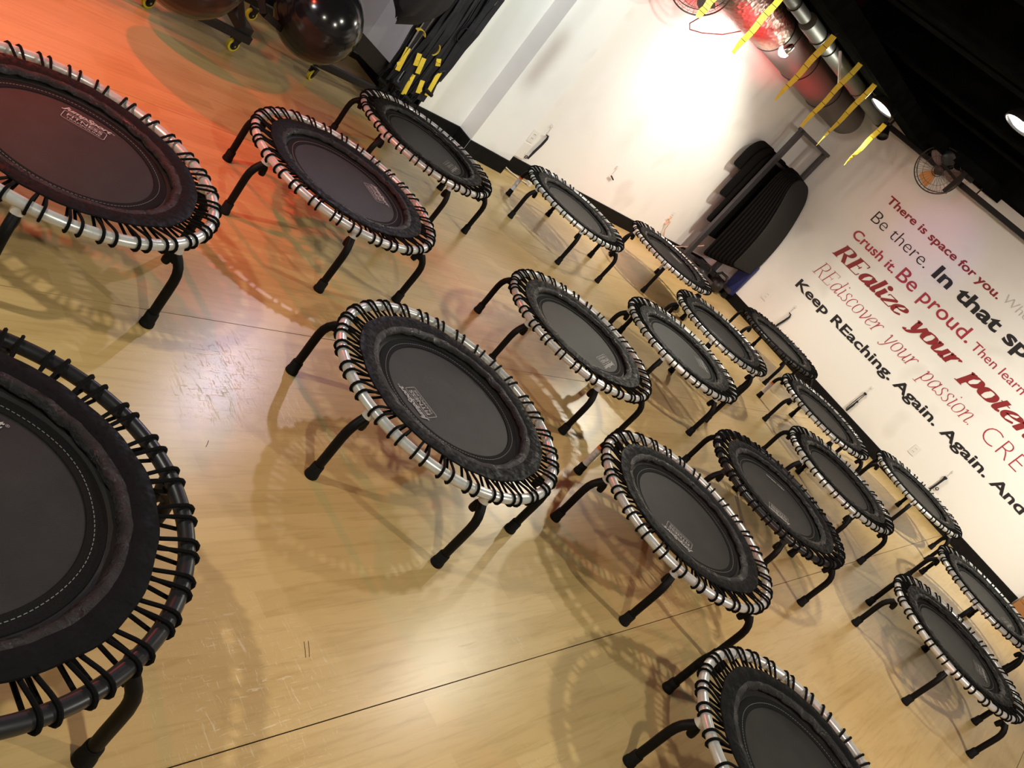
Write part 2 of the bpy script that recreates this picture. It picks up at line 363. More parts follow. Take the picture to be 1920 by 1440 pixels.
def base(name, a, b, th=0.012, h=BH):
    a = Vector((*a, 0)); b = Vector((*b, 0)); d = (b - a).normalized(); nn = Vector((d.y, -d.x, 0))
    mb = MB(); c0 = a + nn * th; c1 = b + nn * th
    mb.add([a, b, c1, c0, a + Vector((0, 0, h)), b + Vector((0, 0, h)), c1 + Vector((0, 0, h * .97)), c0 + Vector((0, 0, h * .97))],
           [(0, 1, 2, 3), (4, 7, 6, 5), (3, 2, 6, 7), (0, 3, 7, 4), (1, 5, 6, 2), (0, 4, 5, 1)])
    return obj(name, mb.mesh(name, M_base), kind='structure')
base('baseboard_left', LW[0], LW[1]); base('baseboard_far', (-4.745, YB), (0.252, YB))
base('baseboard_column_front', (-4.84, 5.23), (-4.79, 5.72)); base('baseboard_column_side', (-5.02, 5.225), (-4.84, 5.225))
base('baseboard_near', (-5.02, 4.60), (-5.02, 5.225)); base('baseboard_alcove_end', (-5.84, 4.60), (-5.008, 4.60)); base('baseboard_alcove_back', (-5.84, 1.2), (-5.84, 4.60))

# ceiling steelwork, soffit, ducts
def beam(y, z0, z1, wd, x0=-4.7, x1=5.5):
    mb = MB(); mb.box(((x0 + x1) / 2, y, z0 + 0.008), (x1 - x0, wd, 0.016)); mb.box(((x0 + x1) / 2, y, (z0 + z1) / 2), (x1 - x0, 0.012, z1 - z0)); mb.box(((x0 + x1) / 2, y, z1 - 0.008), (x1 - x0, wd, 0.016))
    return mb.mesh('beam', M_ceil)
for i, (y, z0, z1) in enumerate([(2.2, 2.85, 3.3), (3.3, 2.85, 3.3), (4.4, 2.85, 3.3), (5.55, 2.80, 3.3), (6.10, 2.86, 3.3), (7.35, 2.80, 3.3), (8.4, 2.85, 3.3)]):
    o = obj('trim_%d' % (i + 3), beam(y, z0, z1, 0.16), kind='structure')
mb = MB(); mb.box((0.6, 9.50, 3.0), (9.6, 0.36, 0.6)); obj('trim_10', mb.mesh('soffit', M_ceil), kind='structure')
mb = MB(); mb.box((-3.68, 5.2, 2.64), (0.30, 8.6, 0.17)); obj('trim_11', mb.mesh('strap_beam', M_ceil), kind='structure')
mb = MB(); mb.box((-3.60, 9.28, 2.68), (0.52, 0.7, 0.12)); mb.box((-3.05, 9.36, 2.69), (0.6, 0.5, 0.1)); obj('trim_12', mb.mesh('ceiling_box', M_ceil), kind='structure')

t = thing('round_duct', 'fat round duct along the top of the left wall, glowing red, ending near the corner', 'duct')
mb = MB(); mb.tube([(-4.50, 2.0, 2.34), (-4.50, 5.75, 2.34)], 0.19, 40); obj('duct_section', mb.mesh('duct_section', M_duct, True), t)
mb = MB(); mb.tube([(-4.50, 7.06, 2.34), (-4.50, 9.34, 2.34), (-4.50, 9.44, 2.33)], [0.19, 0.19, 0.15], 40); obj('duct_section', mb.mesh('duct_section', M_duct, True), t)
mb = MB(); yy = [5.74 + i * 0.0444 for i in range(31)]
mb.tube([(-4.50, y, 2.34) for y in yy], [0.186 + 0.010 * (i % 2) for i in range(31)], 40); obj('foil_sleeve', mb.mesh('foil_sleeve', M_foil, True), t, 'crumpled foil sleeve around the duct')
for y in (5.75, 7.06, 7.75, 8.5): 
    mb = MB(); mb.ring((-4.50, y, 2.34), 0.192, 0.006, (0, 1, 0), 40, 6); obj('clamp_ring', mb.mesh('clamp_ring', M_blackmetal, True), t)
t = thing('round_pipe', 'thin grey metal pipe with sleeves beside the fat red duct', 'pipe')
mb = MB(); mb.tube([(-4.03, 5.2, 2.50), (-4.03, 6.55, 2.50)], 0.055, 24); obj('pipe_section', mb.mesh('pipe_section', M_galv, True), t)
mb = MB(); mb.tube([(-4.03, 6.62, 2.50), (-4.03, 9.0, 2.50)], 0.075, 24); obj('pipe_section', mb.mesh('pipe_section', M_galv, True), t)
for y in (6.3, 6.9, 7.15, 8.1):
    mb = MB(); mb.ring((-4.03, y, 2.50), 0.077 if y > 6.5 else 0.058, 0.005, (0, 1, 0), 28, 6); obj('clamp_ring', mb.mesh('clamp_ring', M_blackmetal, True), t)
t = thing('conduit_rail', 'black rail hung in front of the far wall, just under the ceiling', 'rail')
mb = MB(); mb.bar((-4.25, 9.40, 2.535), (0.4, 9.40, 2.565), 0.035, 0.055); obj('rail', mb.mesh('rail', M_blackmetal), t)
for x in (-4.1, -2.9, -1.4, 0.1):
    mb = MB(); mb.bar((x, 9.40, 2.55), (x, 9.40, 2.72), 0.012, 0.012); obj('hanger_rod', mb.mesh('hanger_rod', M_blackmetal), t)
t = thing('support_rail', 'black strut running beside the fat duct, holding the pink lamp', 'rail')
mb = MB(); mb.bar((-4.24, 4.6, 2.52), (-4.24, 9.3, 2.52), 0.045, 0.045); obj('rail', mb.mesh('rail', M_blackmetal), t)
for y in (5.2, 6.6, 8.0):
    mb = MB(); mb.bar((-4.24, y, 2.54), (-4.24, y, 2.83), 0.012, 0.012); obj('hanger_rod', mb.mesh('hanger_rod', M_blackmetal), t)
t = thing('fluorescent_tube', 'short pale tube hanging askew among the pipes above the yellow straps', 'tube')
mb = MB(); mb.tube([(-3.83, 7.0, 2.52), (-3.62, 7.0, 2.32)], 0.012, 12); obj('tube', mb.mesh('tube', M_white, True), t)

# flood lamps
def flood(loc, aim, r, label, glow, group='flood lamps under the black ceiling'):
    t = thing('flood_lamp', label, 'lamp', loc, 0, group); ax = (Vector(aim) - Vector(loc)).normalized()
    mb = MB(); mb.lathe([(r * .35, -r * 0.85), (r * .45, -r * .8), (r * .95, -0.01), (r, 0.0), (r, 0.018), (r * .93, 0.018), (r * .9, 0.004)], (0, 0, 0), ax, 36, (True, False)); obj('housing', mb.mesh('housing', M_blackmetal, True), t)
    mb = MB(); mb.lathe([(r * .905, 0.003), (r * .55, 0.016), (0.001, 0.022)], (0, 0, 0), ax, 36, (False, True)); obj('lens', mb.mesh('lens', glow, True), t, 'glowing lens')
    mb = MB(); mb.tube([(0, 0, r * 0.2), (0, 0, 2.72 - loc[2] if loc[2] < 2.6 else 0.1)], 0.012, 8); mb.box((0, 0, r * 0.2), (r * 1.0, 0.02, 0.02)); obj('bracket', mb.mesh('bracket', M_blackmetal), t)
    return t
flood((-3.60, 7.86, 2.49), (-3.57, 7.62, 1.0), 0.125, 'bright round flood lamp near the end of the row of yellow straps', M_lamp)
flood((-1.53, 4.62, 2.49), (-1.5, 4.45, 1.2), 0.085, 'bright flood lamp cut off by the right edge of the picture', M_lamp)
t = thing('spot_lamp', 'small glaring pink-white lamp clamped beside the fat red duct', 'lamp', (-4.20, 6.95, 2.26))
mb = MB(); ax = Vector((-0.35, 0.05, -0.85)).normalized(); mb.lathe([(0.02, -0.075), (0.038, -0.04), (0.043, 0.0), (0.040, 0.003)], (0, 0, 0), ax, 24, (True, False)); obj('housing', mb.mesh('housing', M_chrome, True), t)
mb = MB(); mb.lathe([(0.050, 0.0), (0.050, 0.026), (0.030, 0.052), (0.001, 0.064)], (0, 0, 0), ax, 24, (True, True)); obj('bulb', mb.mesh('bulb', M_lamp_red, True), t)
mb = MB(); mb.tube([(0.01, 0.03, 0.07), (-0.01, 0.06, 0.16), (-0.035, 0.07, 0.26)], 0.007, 8); obj('clamp_arm', mb.mesh('clamp_arm', M_chrome, True), t)
t = thing('spot_lamp', 'unlit black barrel spotlight under the black rail by the last yellow strap', 'lamp', (-3.90, 8.95, 2.43))
mb = MB(); mb.lathe([(0.035, -0.09), (0.055, -0.07), (0.058, 0.07), (0.05, 0.075), (0.045, 0.05)], (0, 0, 0), (0.5, -0.3, -0.55), 24); obj('housing', mb.mesh('housing', M_blackmetal, True), t)
mb = MB(); mb.box((0, 0, 0.07), (0.012, 0.03, 0.18)); mb.box((-0.10, 0.02, 0.02), (0.10, 0.05, 0.05)); obj('bracket', mb.mesh('bracket', M_blackmetal), t)

# ------------------------------------------------------------------ yellow daisy straps
YS = [((-3.60, 4.87), 1.92, 2.10, 0.046, 0.2, 'next to the wall fan'), ((-3.60, 5.45), 1.92, 2.38, 0.046, 1.2, 'second from the wall fan'),
      ((-3.60, 6.34), 1.90, 2.50, 0.050, 1.5, 'third from the wall fan'), ((-3.60, 6.97), 1.90, 2.54, 0.044, 0.9, 'fourth from the wall fan'),
      ((-3.60, 7.43), 1.88, 2.54, 0.048, 2.0, 'fifth, ending over the mat rack'), ((-3.60, 8.17), 1.93, 2.42, 0.048, 1.8, 'last, beyond the flood lamp')]
for (x, y), z0, z1, wd, tw, where in YS:
    t = thing('daisy_strap', 'yellow webbing strap hanging from the ceiling, ' + where, 'strap', (x, y, z1), 0, 'yellow straps hanging in a row')
    n = 14; pts = [(0.004 * math.sin(i), 0.0, -(z1 - z0) * i / (n - 1)) for i in range(n)]
    wdirs = [(math.cos(0.6 + tw * (i / (n - 1) - .3)), math.sin(0.6 + tw * (i / (n - 1) - .3)), 0) for i in range(n)]
    mb = MB(); mb.ribbon(pts, wdirs, wd, 0.003, [wd * (1 if i < n - 2 else 0.75) for i in range(n)]); obj('webbing', mb.mesh('webbing', M_yellow), t)
    mb = MB()
    for k in range(1, 6):
        i = min(n - 2, int(k * (n - 1) / 6)); mb.ribbon([Vector(pts[i]), Vector(pts[i]) + Vector((0, 0, -0.004))], wdirs[i], wd * 1.03, 0.0045)
    obj('stitch_bar', mb.mesh('stitch_bar', M_mark), t, kind='stuff')
    mb = MB(); mb.tube([(0, 0, 0.0), (0.01, 0, 0.03), (0, 0, 2.56 - z1 if z1 < 2.5 else 0.03)], 0.004, 6)
    obj('sling', mb.mesh('sling', M_webbing), t)

# ------------------------------------------------------------------ fans
def fan(loc, axis, r, label, blades, arm):
    t = thing('wall_fan', label, 'fan', loc); ax = Vector(axis).normalized(); q = Vector((0, 0, 1)).rotation_difference(ax)
    Q = lambda x, y, z: q @ Vector((x, y, z))
    mb = MB(); mb.ring((0, 0, 0), r, 0.006, ax, 56, 6); mb.ring(Q(0, 0, -0.07), r * .99, 0.004, ax, 56, 6); mb.ring(Q(0, 0, 0.03), r * .62, 0.0018, ax, 40, 5); mb.ring(Q(0, 0, 0.05), r * .22, 0.004, ax, 28, 5); mb.ring(Q(0, 0, 0.015), r * .86, 0.0015, ax, 48, 5)
    for k in range(30):
        a = 2 * PI * k / 30; c, s_ = math.cos(a), math.sin(a)
        mb.tube([Q(r * .2 * c, r * .2 * s_, 0.05), Q(r * .6 * c, r * .6 * s_, 0.03), Q(r * c, r * s_, 0)], 0.0013, 4)
        mb.tube([Q(r * c, r * s_, 0), Q(r * c, r * s_, -0.07), Q(r * .5 * c, r * .5 * s_, -0.11), Q(r * .2 * c, r * .2 * s_, -0.12)], 0.0013, 4)
    obj('guard', mb.mesh('guard', M_fan, True), t)
    for k in range(3):
        mb = MB(); a0 = 2 * PI * k / 3 + 0.5; vs = []; n = 7
        for side in (0.001, -0.001):
            for i in range(n):
                rr = r * (0.15 + 0.75 * i / (n - 1)); hw = 0.18 + 0.32 * math.sin(PI * (i + 1.2) / (n + 1.4))
                for sg in (-1, 1): vs.append(Q(rr * math.cos(a0 + sg * hw), rr * math.sin(a0 + sg * hw), -0.03 + sg * 0.018 + side))
        fs = [(2 * i, 2 * i + 1, 2 * i + 3, 2 * i + 2) for i in range(n - 1)] + [(2 * n + 2 * i + 2, 2 * n + 2 * i + 3, 2 * n + 2 * i + 1, 2 * n + 2 * i) for i in range(n - 1)]
        mb.add(vs, fs); obj('blade', mb.mesh('blade', blades[k]), t)
    mb = MB(); mb.lathe([(0.03, 0.03), (0.045, 0.02), (0.045, -0.05), (0.07, -0.09), (0.07, -0.18), (0.05, -0.21)], (0, 0, 0), ax, 24); obj('motor', mb.mesh('motor', M_fan, True), t)
    mb = MB()
    for a, b, w_ in arm: mb.bar(a, b, w_, w_)
    obj('mount_arm', mb.mesh('mount_arm', M_blackmetal), t)
    return t
fan((-3.28, 9.20, 2.50), (0.25, -1, -0.42), 0.235, 'black caged fan hung in front of the far wall above the lettering', [M_blade, M_blade, M_copper],
    [((0, 0.1, 0.05), (0.0, 0.12, 0.22), 0.05), ((-0.16, 0.02, 0.09), (0.2, 0.02, 0.03), 0.028), ((0.20, 0.0, -0.12), (0.22, 0.0, 0.18), 0.045), ((0.14, 0.05, 0.12), (0.3, 0.05, 0.12), 0.05)])
mb = MB(); mb.lathe([(0.05, -0.05), (0.072, -0.03), (0.072, 0.05), (0.05, 0.065)], (0.0, -0.03, 0.15), (0.1, -1, -0.5), 24); obj('fan_motor_cap', mb.mesh('fan_motor_cap', P('blue_black_plastic', (0.012, 0.02, 0.03), 0.4), True), bpy.data.objects['wall_fan'])
fan((-4.46, 5.84, 2.13), (0.75, -0.45, -0.55), 0.235, 'black caged fan at the top edge, hung before the glaring white wall', [M_blade, M_blade, M_blade],
    [((-0.05, 0, 0.05), (-0.1, 0.05, 0.45), 0.04)])
mb = MB(); mb.tube([(-4.42, 6.0, 1.97), (-4.50, 6.06, 1.90), (-4.58, 6.22, 1.87), (-4.60, 6.42, 1.92), (-4.56, 6.6, 2.02), (-4.52, 6.72, 2.14)], 0.005, 8)
thing('fan_cord', 'thin dark red cord drooping from the wall fan to the fat duct', 'cord', me=mb.mesh('fan_cord', P('dark_red_cord', (0.12, 0.02, 0.02), 0.5), True))

# ------------------------------------------------------------------ lettering on the far wall
YT = YB - 0.0035
_dg = None
def text_mesh(txt, off=0.0, shear=0.0, spacing=1.0):
    cu = bpy.data.curves.new('t', 'FONT'); cu.body = txt; cu.size = 1.0; cu.offset = off; cu.shear = shear; cu.space_character = spacing
    cu.resolution_u = 4; cu.fill_mode = 'FRONT' if hasattr(cu, 'fill_mode') else 'BOTH'
    o = bpy.data.objects.new('t', cu); COL.objects.link(o)
    dg = bpy.context.evaluated_depsgraph_get(); me = bpy.data.meshes.new_from_object(o.evaluated_get(dg))
    bpy.data.objects.remove(o, do_unlink=True); bpy.data.curves.remove(cu)
    return [tuple(v.co) for v in me.vertices], [tuple(p.vertices) for p in me.polygons]
hv, _ = text_mesh('H'); CAPH = max(v[1] for v in hv)
def letter_things(txt, x0, x1, zb, cap, mat, off=0.0, label='', shear=0.0, spacing=1.0, xcap=None):
    vs, fs = text_mesh(txt, off, shear, spacing); mn = min(v[0] for v in vs); mx = max(v[0] for v in vs)
    sx = (x1 - x0) / (mx - mn); sz = cap / (CAPH + 2 * off)
    par = list(range(len(vs)))
    def find(i):
        while par[i] != i: par[i] = par[par[i]]; i = par[i]
        return i
    for f in fs:
        for j in f[1:]: par[find(j)] = find(f[0])
    isl = {}
    for i in range(len(vs)): isl.setdefault(find(i), []).append(i)
    isl = sorted(isl.values(), key=lambda q: min(vs[i][0] for i in q)); words = []; mxx = -9
    for q in isl:
        lo = min(vs[i][0] for i in q)
        if not words or (lo > mxx + 0.17 and ' ' in txt): words.append([])
        words[-1] += q; mxx = max(mxx, max(vs[i][0] for i in q))
    names = txt.split()
    for k, wd in enumerate(words):
        idx = {v: i for i, v in enumerate(sorted(wd))}
        me = bpy.data.meshes.new('lettering'); me.from_pydata([(x0 + (vs[i][0] - mn) * sx, YT, zb + (vs[i][1] + off) * sz) for i in sorted(wd)], [], [tuple(idx[j] for j in f) for f in fs if f[0] in idx]); me.materials.append(mat); me.update()
        thing('wall_lettering', label % (names[k].strip('.') if len(words) == len(names) else txt), 'lettering', group='vinyl lettering on the far wall', me=me)
LB = 0.022
letter_things('There is space for you.', -3.612, -2.040, 1.978, 0.085, V_darkred, LB, 'dark red bold word %s in the top line of wall lettering')
letter_things('Whe', -2.005, -1.70, 2.005, 0.085, V_grey, -0.012, 'pale grey thin letters %s at the right end of the top line')
letter_things('Be there.', -3.585, -2.780, 1.735, 0.128, V_black, -0.012, 'thin black word %s in the second line of wall lettering')
letter_things('In that spa', -2.672, -1.28, 1.732, 0.150, V_black, 0.030, 'heavy black word %s in the second line of wall lettering')
letter_things('Crush it.', -3.605, -2.970, 1.484, 0.105, V_crimson, 0.016, 'bold crimson word %s in the third line of wall lettering')
letter_things('Be proud.', -2.920, -1.905, 1.480, 0.150, V_crimson, 0.006, 'large crimson word %s in the third line of wall lettering')
letter_things('Then learn h', -1.850, -1.07, 1.480, 0.090, V_crimson, 0.0, 'small crimson letters %s at the right end of the third line')
letter_things('CRE', -1.135, -0.66, 0.938, 0.165, V_crimson, -0.026, 'thin large crimson capitals %s after the word passion')
letter_things('Keep REaching.', -3.645, -2.130, 0.683, 0.108, V_black, 0.024, 'black bold word %s in the lowest line of wall lettering')
letter_things('Again.', -2.075, -1.478, 0.683, 0.108, V_black, 0.024, 'first black bold word %s, after REaching in the lowest line')
letter_things('Again.', -1.400, -0.792, 0.683, 0.108, V_black, 0.024, 'second black bold word %s in the lowest line of lettering')
letter_things('And', -0.728, -0.33, 0.683, 0.108, V_black, 0.024, 'black bold word %s at the right end of the lowest line')
# italic serif face drawn with a broad nib
G = {
 'R': (.66, ['l.12,0 .12,.72', 's.12,.71 .32,.73 .47,.66 .47,.46 .33,.37 .12,.37', 'l.30,.37 .54,0', 'f.0,0 .25,0', 'f.0,.72 .2,.72', 'f.48,0 .64,0']),
 'E': (.62, ['l.12,0 .12,.72', 'f.0,.72 .5,.72', 'f.0,0 .52,0', 'f.12,.37 .36,.37', 'f.5,.72 .5,.58', 'f.52,0 .53,.15', 'f.36,.29 .36,.45']),
 'a': (.53, ['s.40,.38 .28,.48 .11,.38 .06,.16 .14,0 .27,.05 .39,.22', 's.42,.48 .41,.3 .40,.1 .44,0 .54,.07']),
 'l': (.27, ['s.12,.75 .12,.4 .11,.1 .15,0 .26,.07', 'f.02,.75 .13,.75']),
 'i': (.27, ['s.12,.47 .12,.25 .11,.1 .15,0 .26,.07', 'f.02,.47 .13,.47', 'd.13,.65']),
 'z': (.46, ['f.05,.46 .42,.46', 'l.40,.45 .06,.01', 'f.04,0 .43,0', 'f.05,.46 .05,.36', 'f.43,0 .43,.1']),
 'e': (.46, ['s.07,.23 .25,.26 .39,.36 .34,.48 .21,.47 .07,.3 .07,.1 .2,0 .41,.1']),
 'y': (.50, ['s.03,.42 .10,.48 .15,.25 .20,.03 .24,0', 's.45,.47 .36,.18 .22,-.13 .09,-.24 .0,-.17']),
 'o': (.50, ['s.24,.49 .10,.43 .05,.22 .11,.04 .24,0 .38,.06 .43,.26 .37,.44 .24,.49']),
 'u': (.56, ['s.0,.42 .08,.47 .10,.3 .10,.1 .17,0 .29,.05 .41,.22', 's.43,.47 .42,.25 .42,.08 .47,0 .56,.07']),
 'r': (.41, ['s.0,.42 .08,.47 .10,.3 .10,0', 's.10,.22 .2,.42 .31,.49 .39,.43', 'f.02,0 .2,0']),
 'p': (.52, ['s.0,.42 .08,.47 .10,.3 .10,-.25', 'f-.03,-.25 .22,-.25', 's.10,.28 .22,.46 .36,.46 .44,.27 .36,.05 .22,0 .11,.08']),
 't': (.33, ['s.15,.62 .13,.35 .12,.1 .17,0 .29,.07', 'f.01,.46 .31,.46']),
 'n': (.57, ['s.0,.42 .08,.47 .10,.3 .10,0', 's.10,.25 .21,.43 .34,.49 .41,.38 .41,.1 .46,0 .56,.07', 'f.03,0 .18,0']),
 'd': (.54, ['s.40,.38 .28,.48 .11,.38 .06,.16 .14,0 .27,.05 .39,.22', 's.42,.76 .41,.4 .40,.1 .44,0 .54,.07', 'f.32,.75 .43,.76']),
 's': (.39, ['s.34,.41 .24,.49 .11,.43 .12,.32 .27,.2 .31,.08 .2,0 .03,.07']),
 'c': (.43, ['s.38,.40 .27,.49 .1,.38 .06,.15 .18,0 .38,.10']),
 'v': (.46, ['s.02,.42 .10,.48 .15,.25 .19,.03 .21,0', 's.21,0 .36,.2 .42,.38 .37,.48']),
 '.': (.2, ['d.08,.03']), ' ': (.3, [])}
def catmull(p, k=7):
    out = []
    for i in range(len(p) - 1):
        a = p[max(i - 1, 0)]; b = p[i]; c = p[i + 1]; d = p[min(i + 2, len(p) - 1)]
        for j in range(k):
            t = j / k; out.append(tuple(0.5 * (2 * b[q] + (c[q] - a[q]) * t + (2 * a[q] - 5 * b[q] + 4 * c[q] - d[q]) * t * t + (3 * b[q] - a[q] - 3 * c[q] + d[q]) * t ** 3) for q in (0, 1)))
    out.append(p[-1]); return out
def serif_text(txt, x0, x1, zb, xh_cap, mat, wt, wT, label, sh=0.24):
    vs = []; fs = []; X = 0; lay = 0
    for ch in txt:
        adv, st = G[ch]
        for sdef in st:
            kind = sdef[0]; p = [tuple(float(q) for q in a.split(',')) for a in sdef[1:].split()]
            lay += 1; yo = (lay % 5) * 0.00025
            if kind == 'd':
                b = len(vs); rr = wT * .62
                for k in range(14):
                    a = 2 * PI * k / 14; vs.append((X + p[0][0] + rr * math.cos(a) + sh * p[0][1], yo, p[0][1] + rr * math.sin(a)))
                fs.append(tuple(b + k for k in range(14))); continue
            q = catmull(p) if kind == 's' else p
            for i, (x, y) in enumerate(q):
                a = q[max(i - 1, 0)]; c = q[min(i + 1, len(q) - 1)]; dx, dy = c[0] - a[0], c[1] - a[1]; ln = math.hypot(dx, dy) or 1
                dx /= ln; dy /= ln; wd = wt if kind == 'f' else wt + (wT - wt) * abs(dy) ** 1.3
                vs += [(X + x - dy * wd / 2 + sh * (y + dx * wd / 2), yo, y + dx * wd / 2), (X + x + dy * wd / 2 + sh * (y - dx * wd / 2), yo, y - dx * wd / 2)]
            b = len(vs) - 2 * len(q); fs += [(b + 2 * i, b + 2 * i + 1, b + 2 * i + 3, b + 2 * i + 2) for i in range(len(q) - 1)]
        X += adv
    mn = min(v[0] for v in vs); mx = max(v[0] for v in vs); sx = (x1 - x0) / (mx - mn); sz = xh_cap / 0.72
    me = bpy.data.meshes.new('lettering'); me.from_pydata([(x0 + (v[0] - mn) * sx, YT - v[1], zb + v[2] * sz) for v in vs], [], fs); me.materials.append(mat); me.update()
    return thing('wall_lettering', label, 'lettering', group='vinyl lettering on the far wall', me=me)
serif_text('REalize', -3.615, -2.535, 1.222, 0.160, V_darkred, 0.038, 0.175, 'fat dark red italic word REalize, start of the fourth line')
serif_text('your', -2.465, -1.785, 1.222, 0.160, V_darkred, 0.038, 0.175, 'fat dark red italic word your in the fourth line of lettering')
serif_text('poten', -1.715, -0.80, 1.222, 0.160, V_darkred, 0.038, 0.175, 'fat dark red italic letters poten running off the right edge')
serif_text('REdiscover', -3.625, -2.590, 0.932, 0.165, V_crimson, 0.016, 0.048, 'thin crimson italic word REdiscover, start of the fifth line')
serif_text('your', -2.520, -2.075, 0.932, 0.165, V_crimson, 0.016, 0.048, 'thin crimson italic word your in the fifth line of lettering')
serif_text('passion.', -1.985, -1.280, 0.932, 0.165, V_crimson, 0.016, 0.048, 'thin crimson italic word passion in the fifth line of lettering')

# ------------------------------------------------------------------ wall outlets, anchors
def outlet(name, loc, face, label, w_=0.075, h_=0.115):
    t = thing(name, label, 'outlet', loc, face)
    obj('cover_plate', rbox_mesh('cover_plate', (w_, 0.008, h_), 0.002, M_white), t)
    for dz in (-0.02, 0.02):
        mb = MB(); mb.box((0, -0.0045, dz), (0.032, 0.003, 0.028)); o = obj('socket', mb.mesh('socket', M_white), t)
        mb = MB(); mb.box((-0.007, -0.0065, dz + 0.003), (0.003, 0.002, 0.009)); mb.box((0.007, -0.0065, dz + 0.003), (0.003, 0.002, 0.009)); obj('slot', mb.mesh('slot', M_rubber), o)
    return t
outlet('wall_outlet', (-3.79, YB - 0.004, 0.375), 0, 'white wall outlet low on the far wall, nearest the mat rack')
outlet('wall_outlet', (-1.41, YB - 0.004, 0.385), 0, 'white wall outlet low on the far wall below the second Again')
aw = math.atan2(LW[1][1] - LW[0][1], LW[1][0] - LW[0][0])  # direction of the left wall
def lwx(y): return LW[0][0] + (LW[1][0] - LW[0][0]) * (y - LW[0][1]) / (LW[1][1] - LW[0][1])
outlet('wall_outlet', (lwx(8.5) + 0.004, 8.5, 0.375), PI / 2 - 0.05, 'white wall outlet on the left wall with a peach cable plugged in')
outlet('wall_outlet', (lwx(5.955) + 0.004, 5.955, 0.375), PI / 2 - 0.05, 'white wall outlet beside the left column, next to a black loop', 0.085, 0.12)
mb = MB(); mb.box((0, 0, 0), (0.012, 0.14, 0.15)); mb.tube([(0.007, 0.06, -0.02), (0.011, 0.06, -0.02)], 0.008, 12)
thing('access_panel', 'white panel under the outlet beside the left column', 'panel', (lwx(5.95) + 0.006, 5.955, 0.225), 0, me=mb.mesh('access_panel', M_white))
mb = MB(); mb.ring((0, 0, 0), 0.014, 0.0035, (1, 0, 0), 20, 6)
thing('ring_pull', 'small black ring on the white panel beside the left column', 'ring', (lwx(6.0) + 0.014, 6.04, 0.185), 0, me=mb.mesh('ring_pull', M_rubber, True))
mb = MB(); mb.tube([(0.06, 8.50, 0.345), (0.09, 8.52, 0.33), (0.08, 8.56, 0.22), (0.07, 8.68, 0.13), (0.09, 8.85, 0.085), (0.12, 9.0, 0.12), (0.20, 9.1, 0.22), (0.30, 9.12, 0.33)], 0.006, 8)
t = thing('power_cable', 'peach-coloured cable from the left wall outlet to the mat rack', 'cable', (-4.86, 0, 0), 0, me=mb.mesh('power_cable', M_cable, True))
mb = MB(); mb.box((0.052, 8.50, 0.36), (0.04, 0.03, 0.04)); mb.box((0.06, 8.515, 0.30), (0.03, 0.03, 0.05)); obj('plug', mb.mesh('plug', M_cable), t)
mb = MB(); mb.tube([(0.02, 5.85, 0.03), (0.05, 5.95, 0.012), (0.12, 6.05, 0.01), (0.16, 6.15, 0.012), (0.13, 6.2, 0.03)], 0.006, 8); mb.box((0.15, 6.14, 0.02), (0.05, 0.035, 0.035))
thing('power_cable', 'short cream cable and plug lying by the base of the left column', 'cable', (-4.95, 0, 0), 0, me=mb.mesh('power_cable', P('cream_cable', (0.7, 0.62, 0.5), 0.5), True))
def anchor(loc, rz, label, kind):
    t = thing('wall_anchor', label, 'anchor', loc, rz, 'black loops hung on wall anchors')
    mb = MB(); mb.box((0, -0.006, 0.09), (0.018, 0.012, 0.03)); mb.tube([(0, -0.012, 0.09), (0, -0.014, 0.06)], 0.002, 6); obj('wall_hook', mb.mesh('wall_hook', M_white), t)
    mb = MB(); mb.tube([(0.0, -0.014, 0.085 - 0.02 * i) for i in range(5)], 0.0016, 5); obj('chain', mb.mesh('chain', M_chrome), t)
    mb = MB()
    if kind == 0:
        mb.tube([(0, -0.02, 0.0), (0.03, -0.02, -0.003), (0.04, -0.02, -0.03), (0.03, -0.022, -0.10), (0.012, -0.022, -0.18), (0.0, -0.022, -0.27)], [0.006, 0.008, 0.011, 0.012, 0.012, 0.008], 10)
    elif kind == 1:
        mb.tube([(0, -0.02, 0.0), (-0.008, -0.02, -0.08), (-0.012, -0.022, -0.16), (-0.012, -0.022, -0.26)], 0.004, 8); mb.tube([(0.01, -0.02, 0.0), (0.008, -0.02, -0.10), (0.012, -0.024, -0.17), (0.006, -0.022, -0.27)], [0.004, 0.004, 0.011, 0.011], 8); mb.box((0.004, -0.02, 0.0), (0.03, 0.02, 0.02)); mb.box((0.012, -0.02, -0.12), (0.02, 0.02, 0.02))
    elif kind == 2:
        mb.tube([(0, -0.02, 0.0), (0.0, -0.022, -0.10), (-0.008, -0.022, -0.22)], [0.012, 0.010, 0.011], 8); mb.box((0.0, -0.02, 0.0), (0.035, 0.02, 0.022)); mb.ring((0.032, -0.02, -0.135), 0.014, 0.004, (0, 1, 0), 18, 6)
    else:
        mb.bar((0, -0.02, -0.01), (0.07, -0.02, -0.035), 0.012, 0.012)
    obj('loop', mb.mesh('loop', M_webbing, True), t); return t
anchor((-3.445, YB, 0.43), 0, 'curved black loop on the far wall behind the all-black trampoline', 0)
anchor((-2.185, YB, 0.42), 0, 'thin doubled black loop on the far wall below the word your', 1)
anchor((-1.010, YB, 0.42), 0, 'straight black loop with a small ring on the far wall below Again', 2)
anchor((lwx(6.06), 6.06, 0.45), PI / 2, 'thick black loop beside the left column outlet', 0)
anchor((lwx(7.17), 7.17, 0.44), PI / 2, 'tiny black hook on a thin chain midway along the left wall', 3)

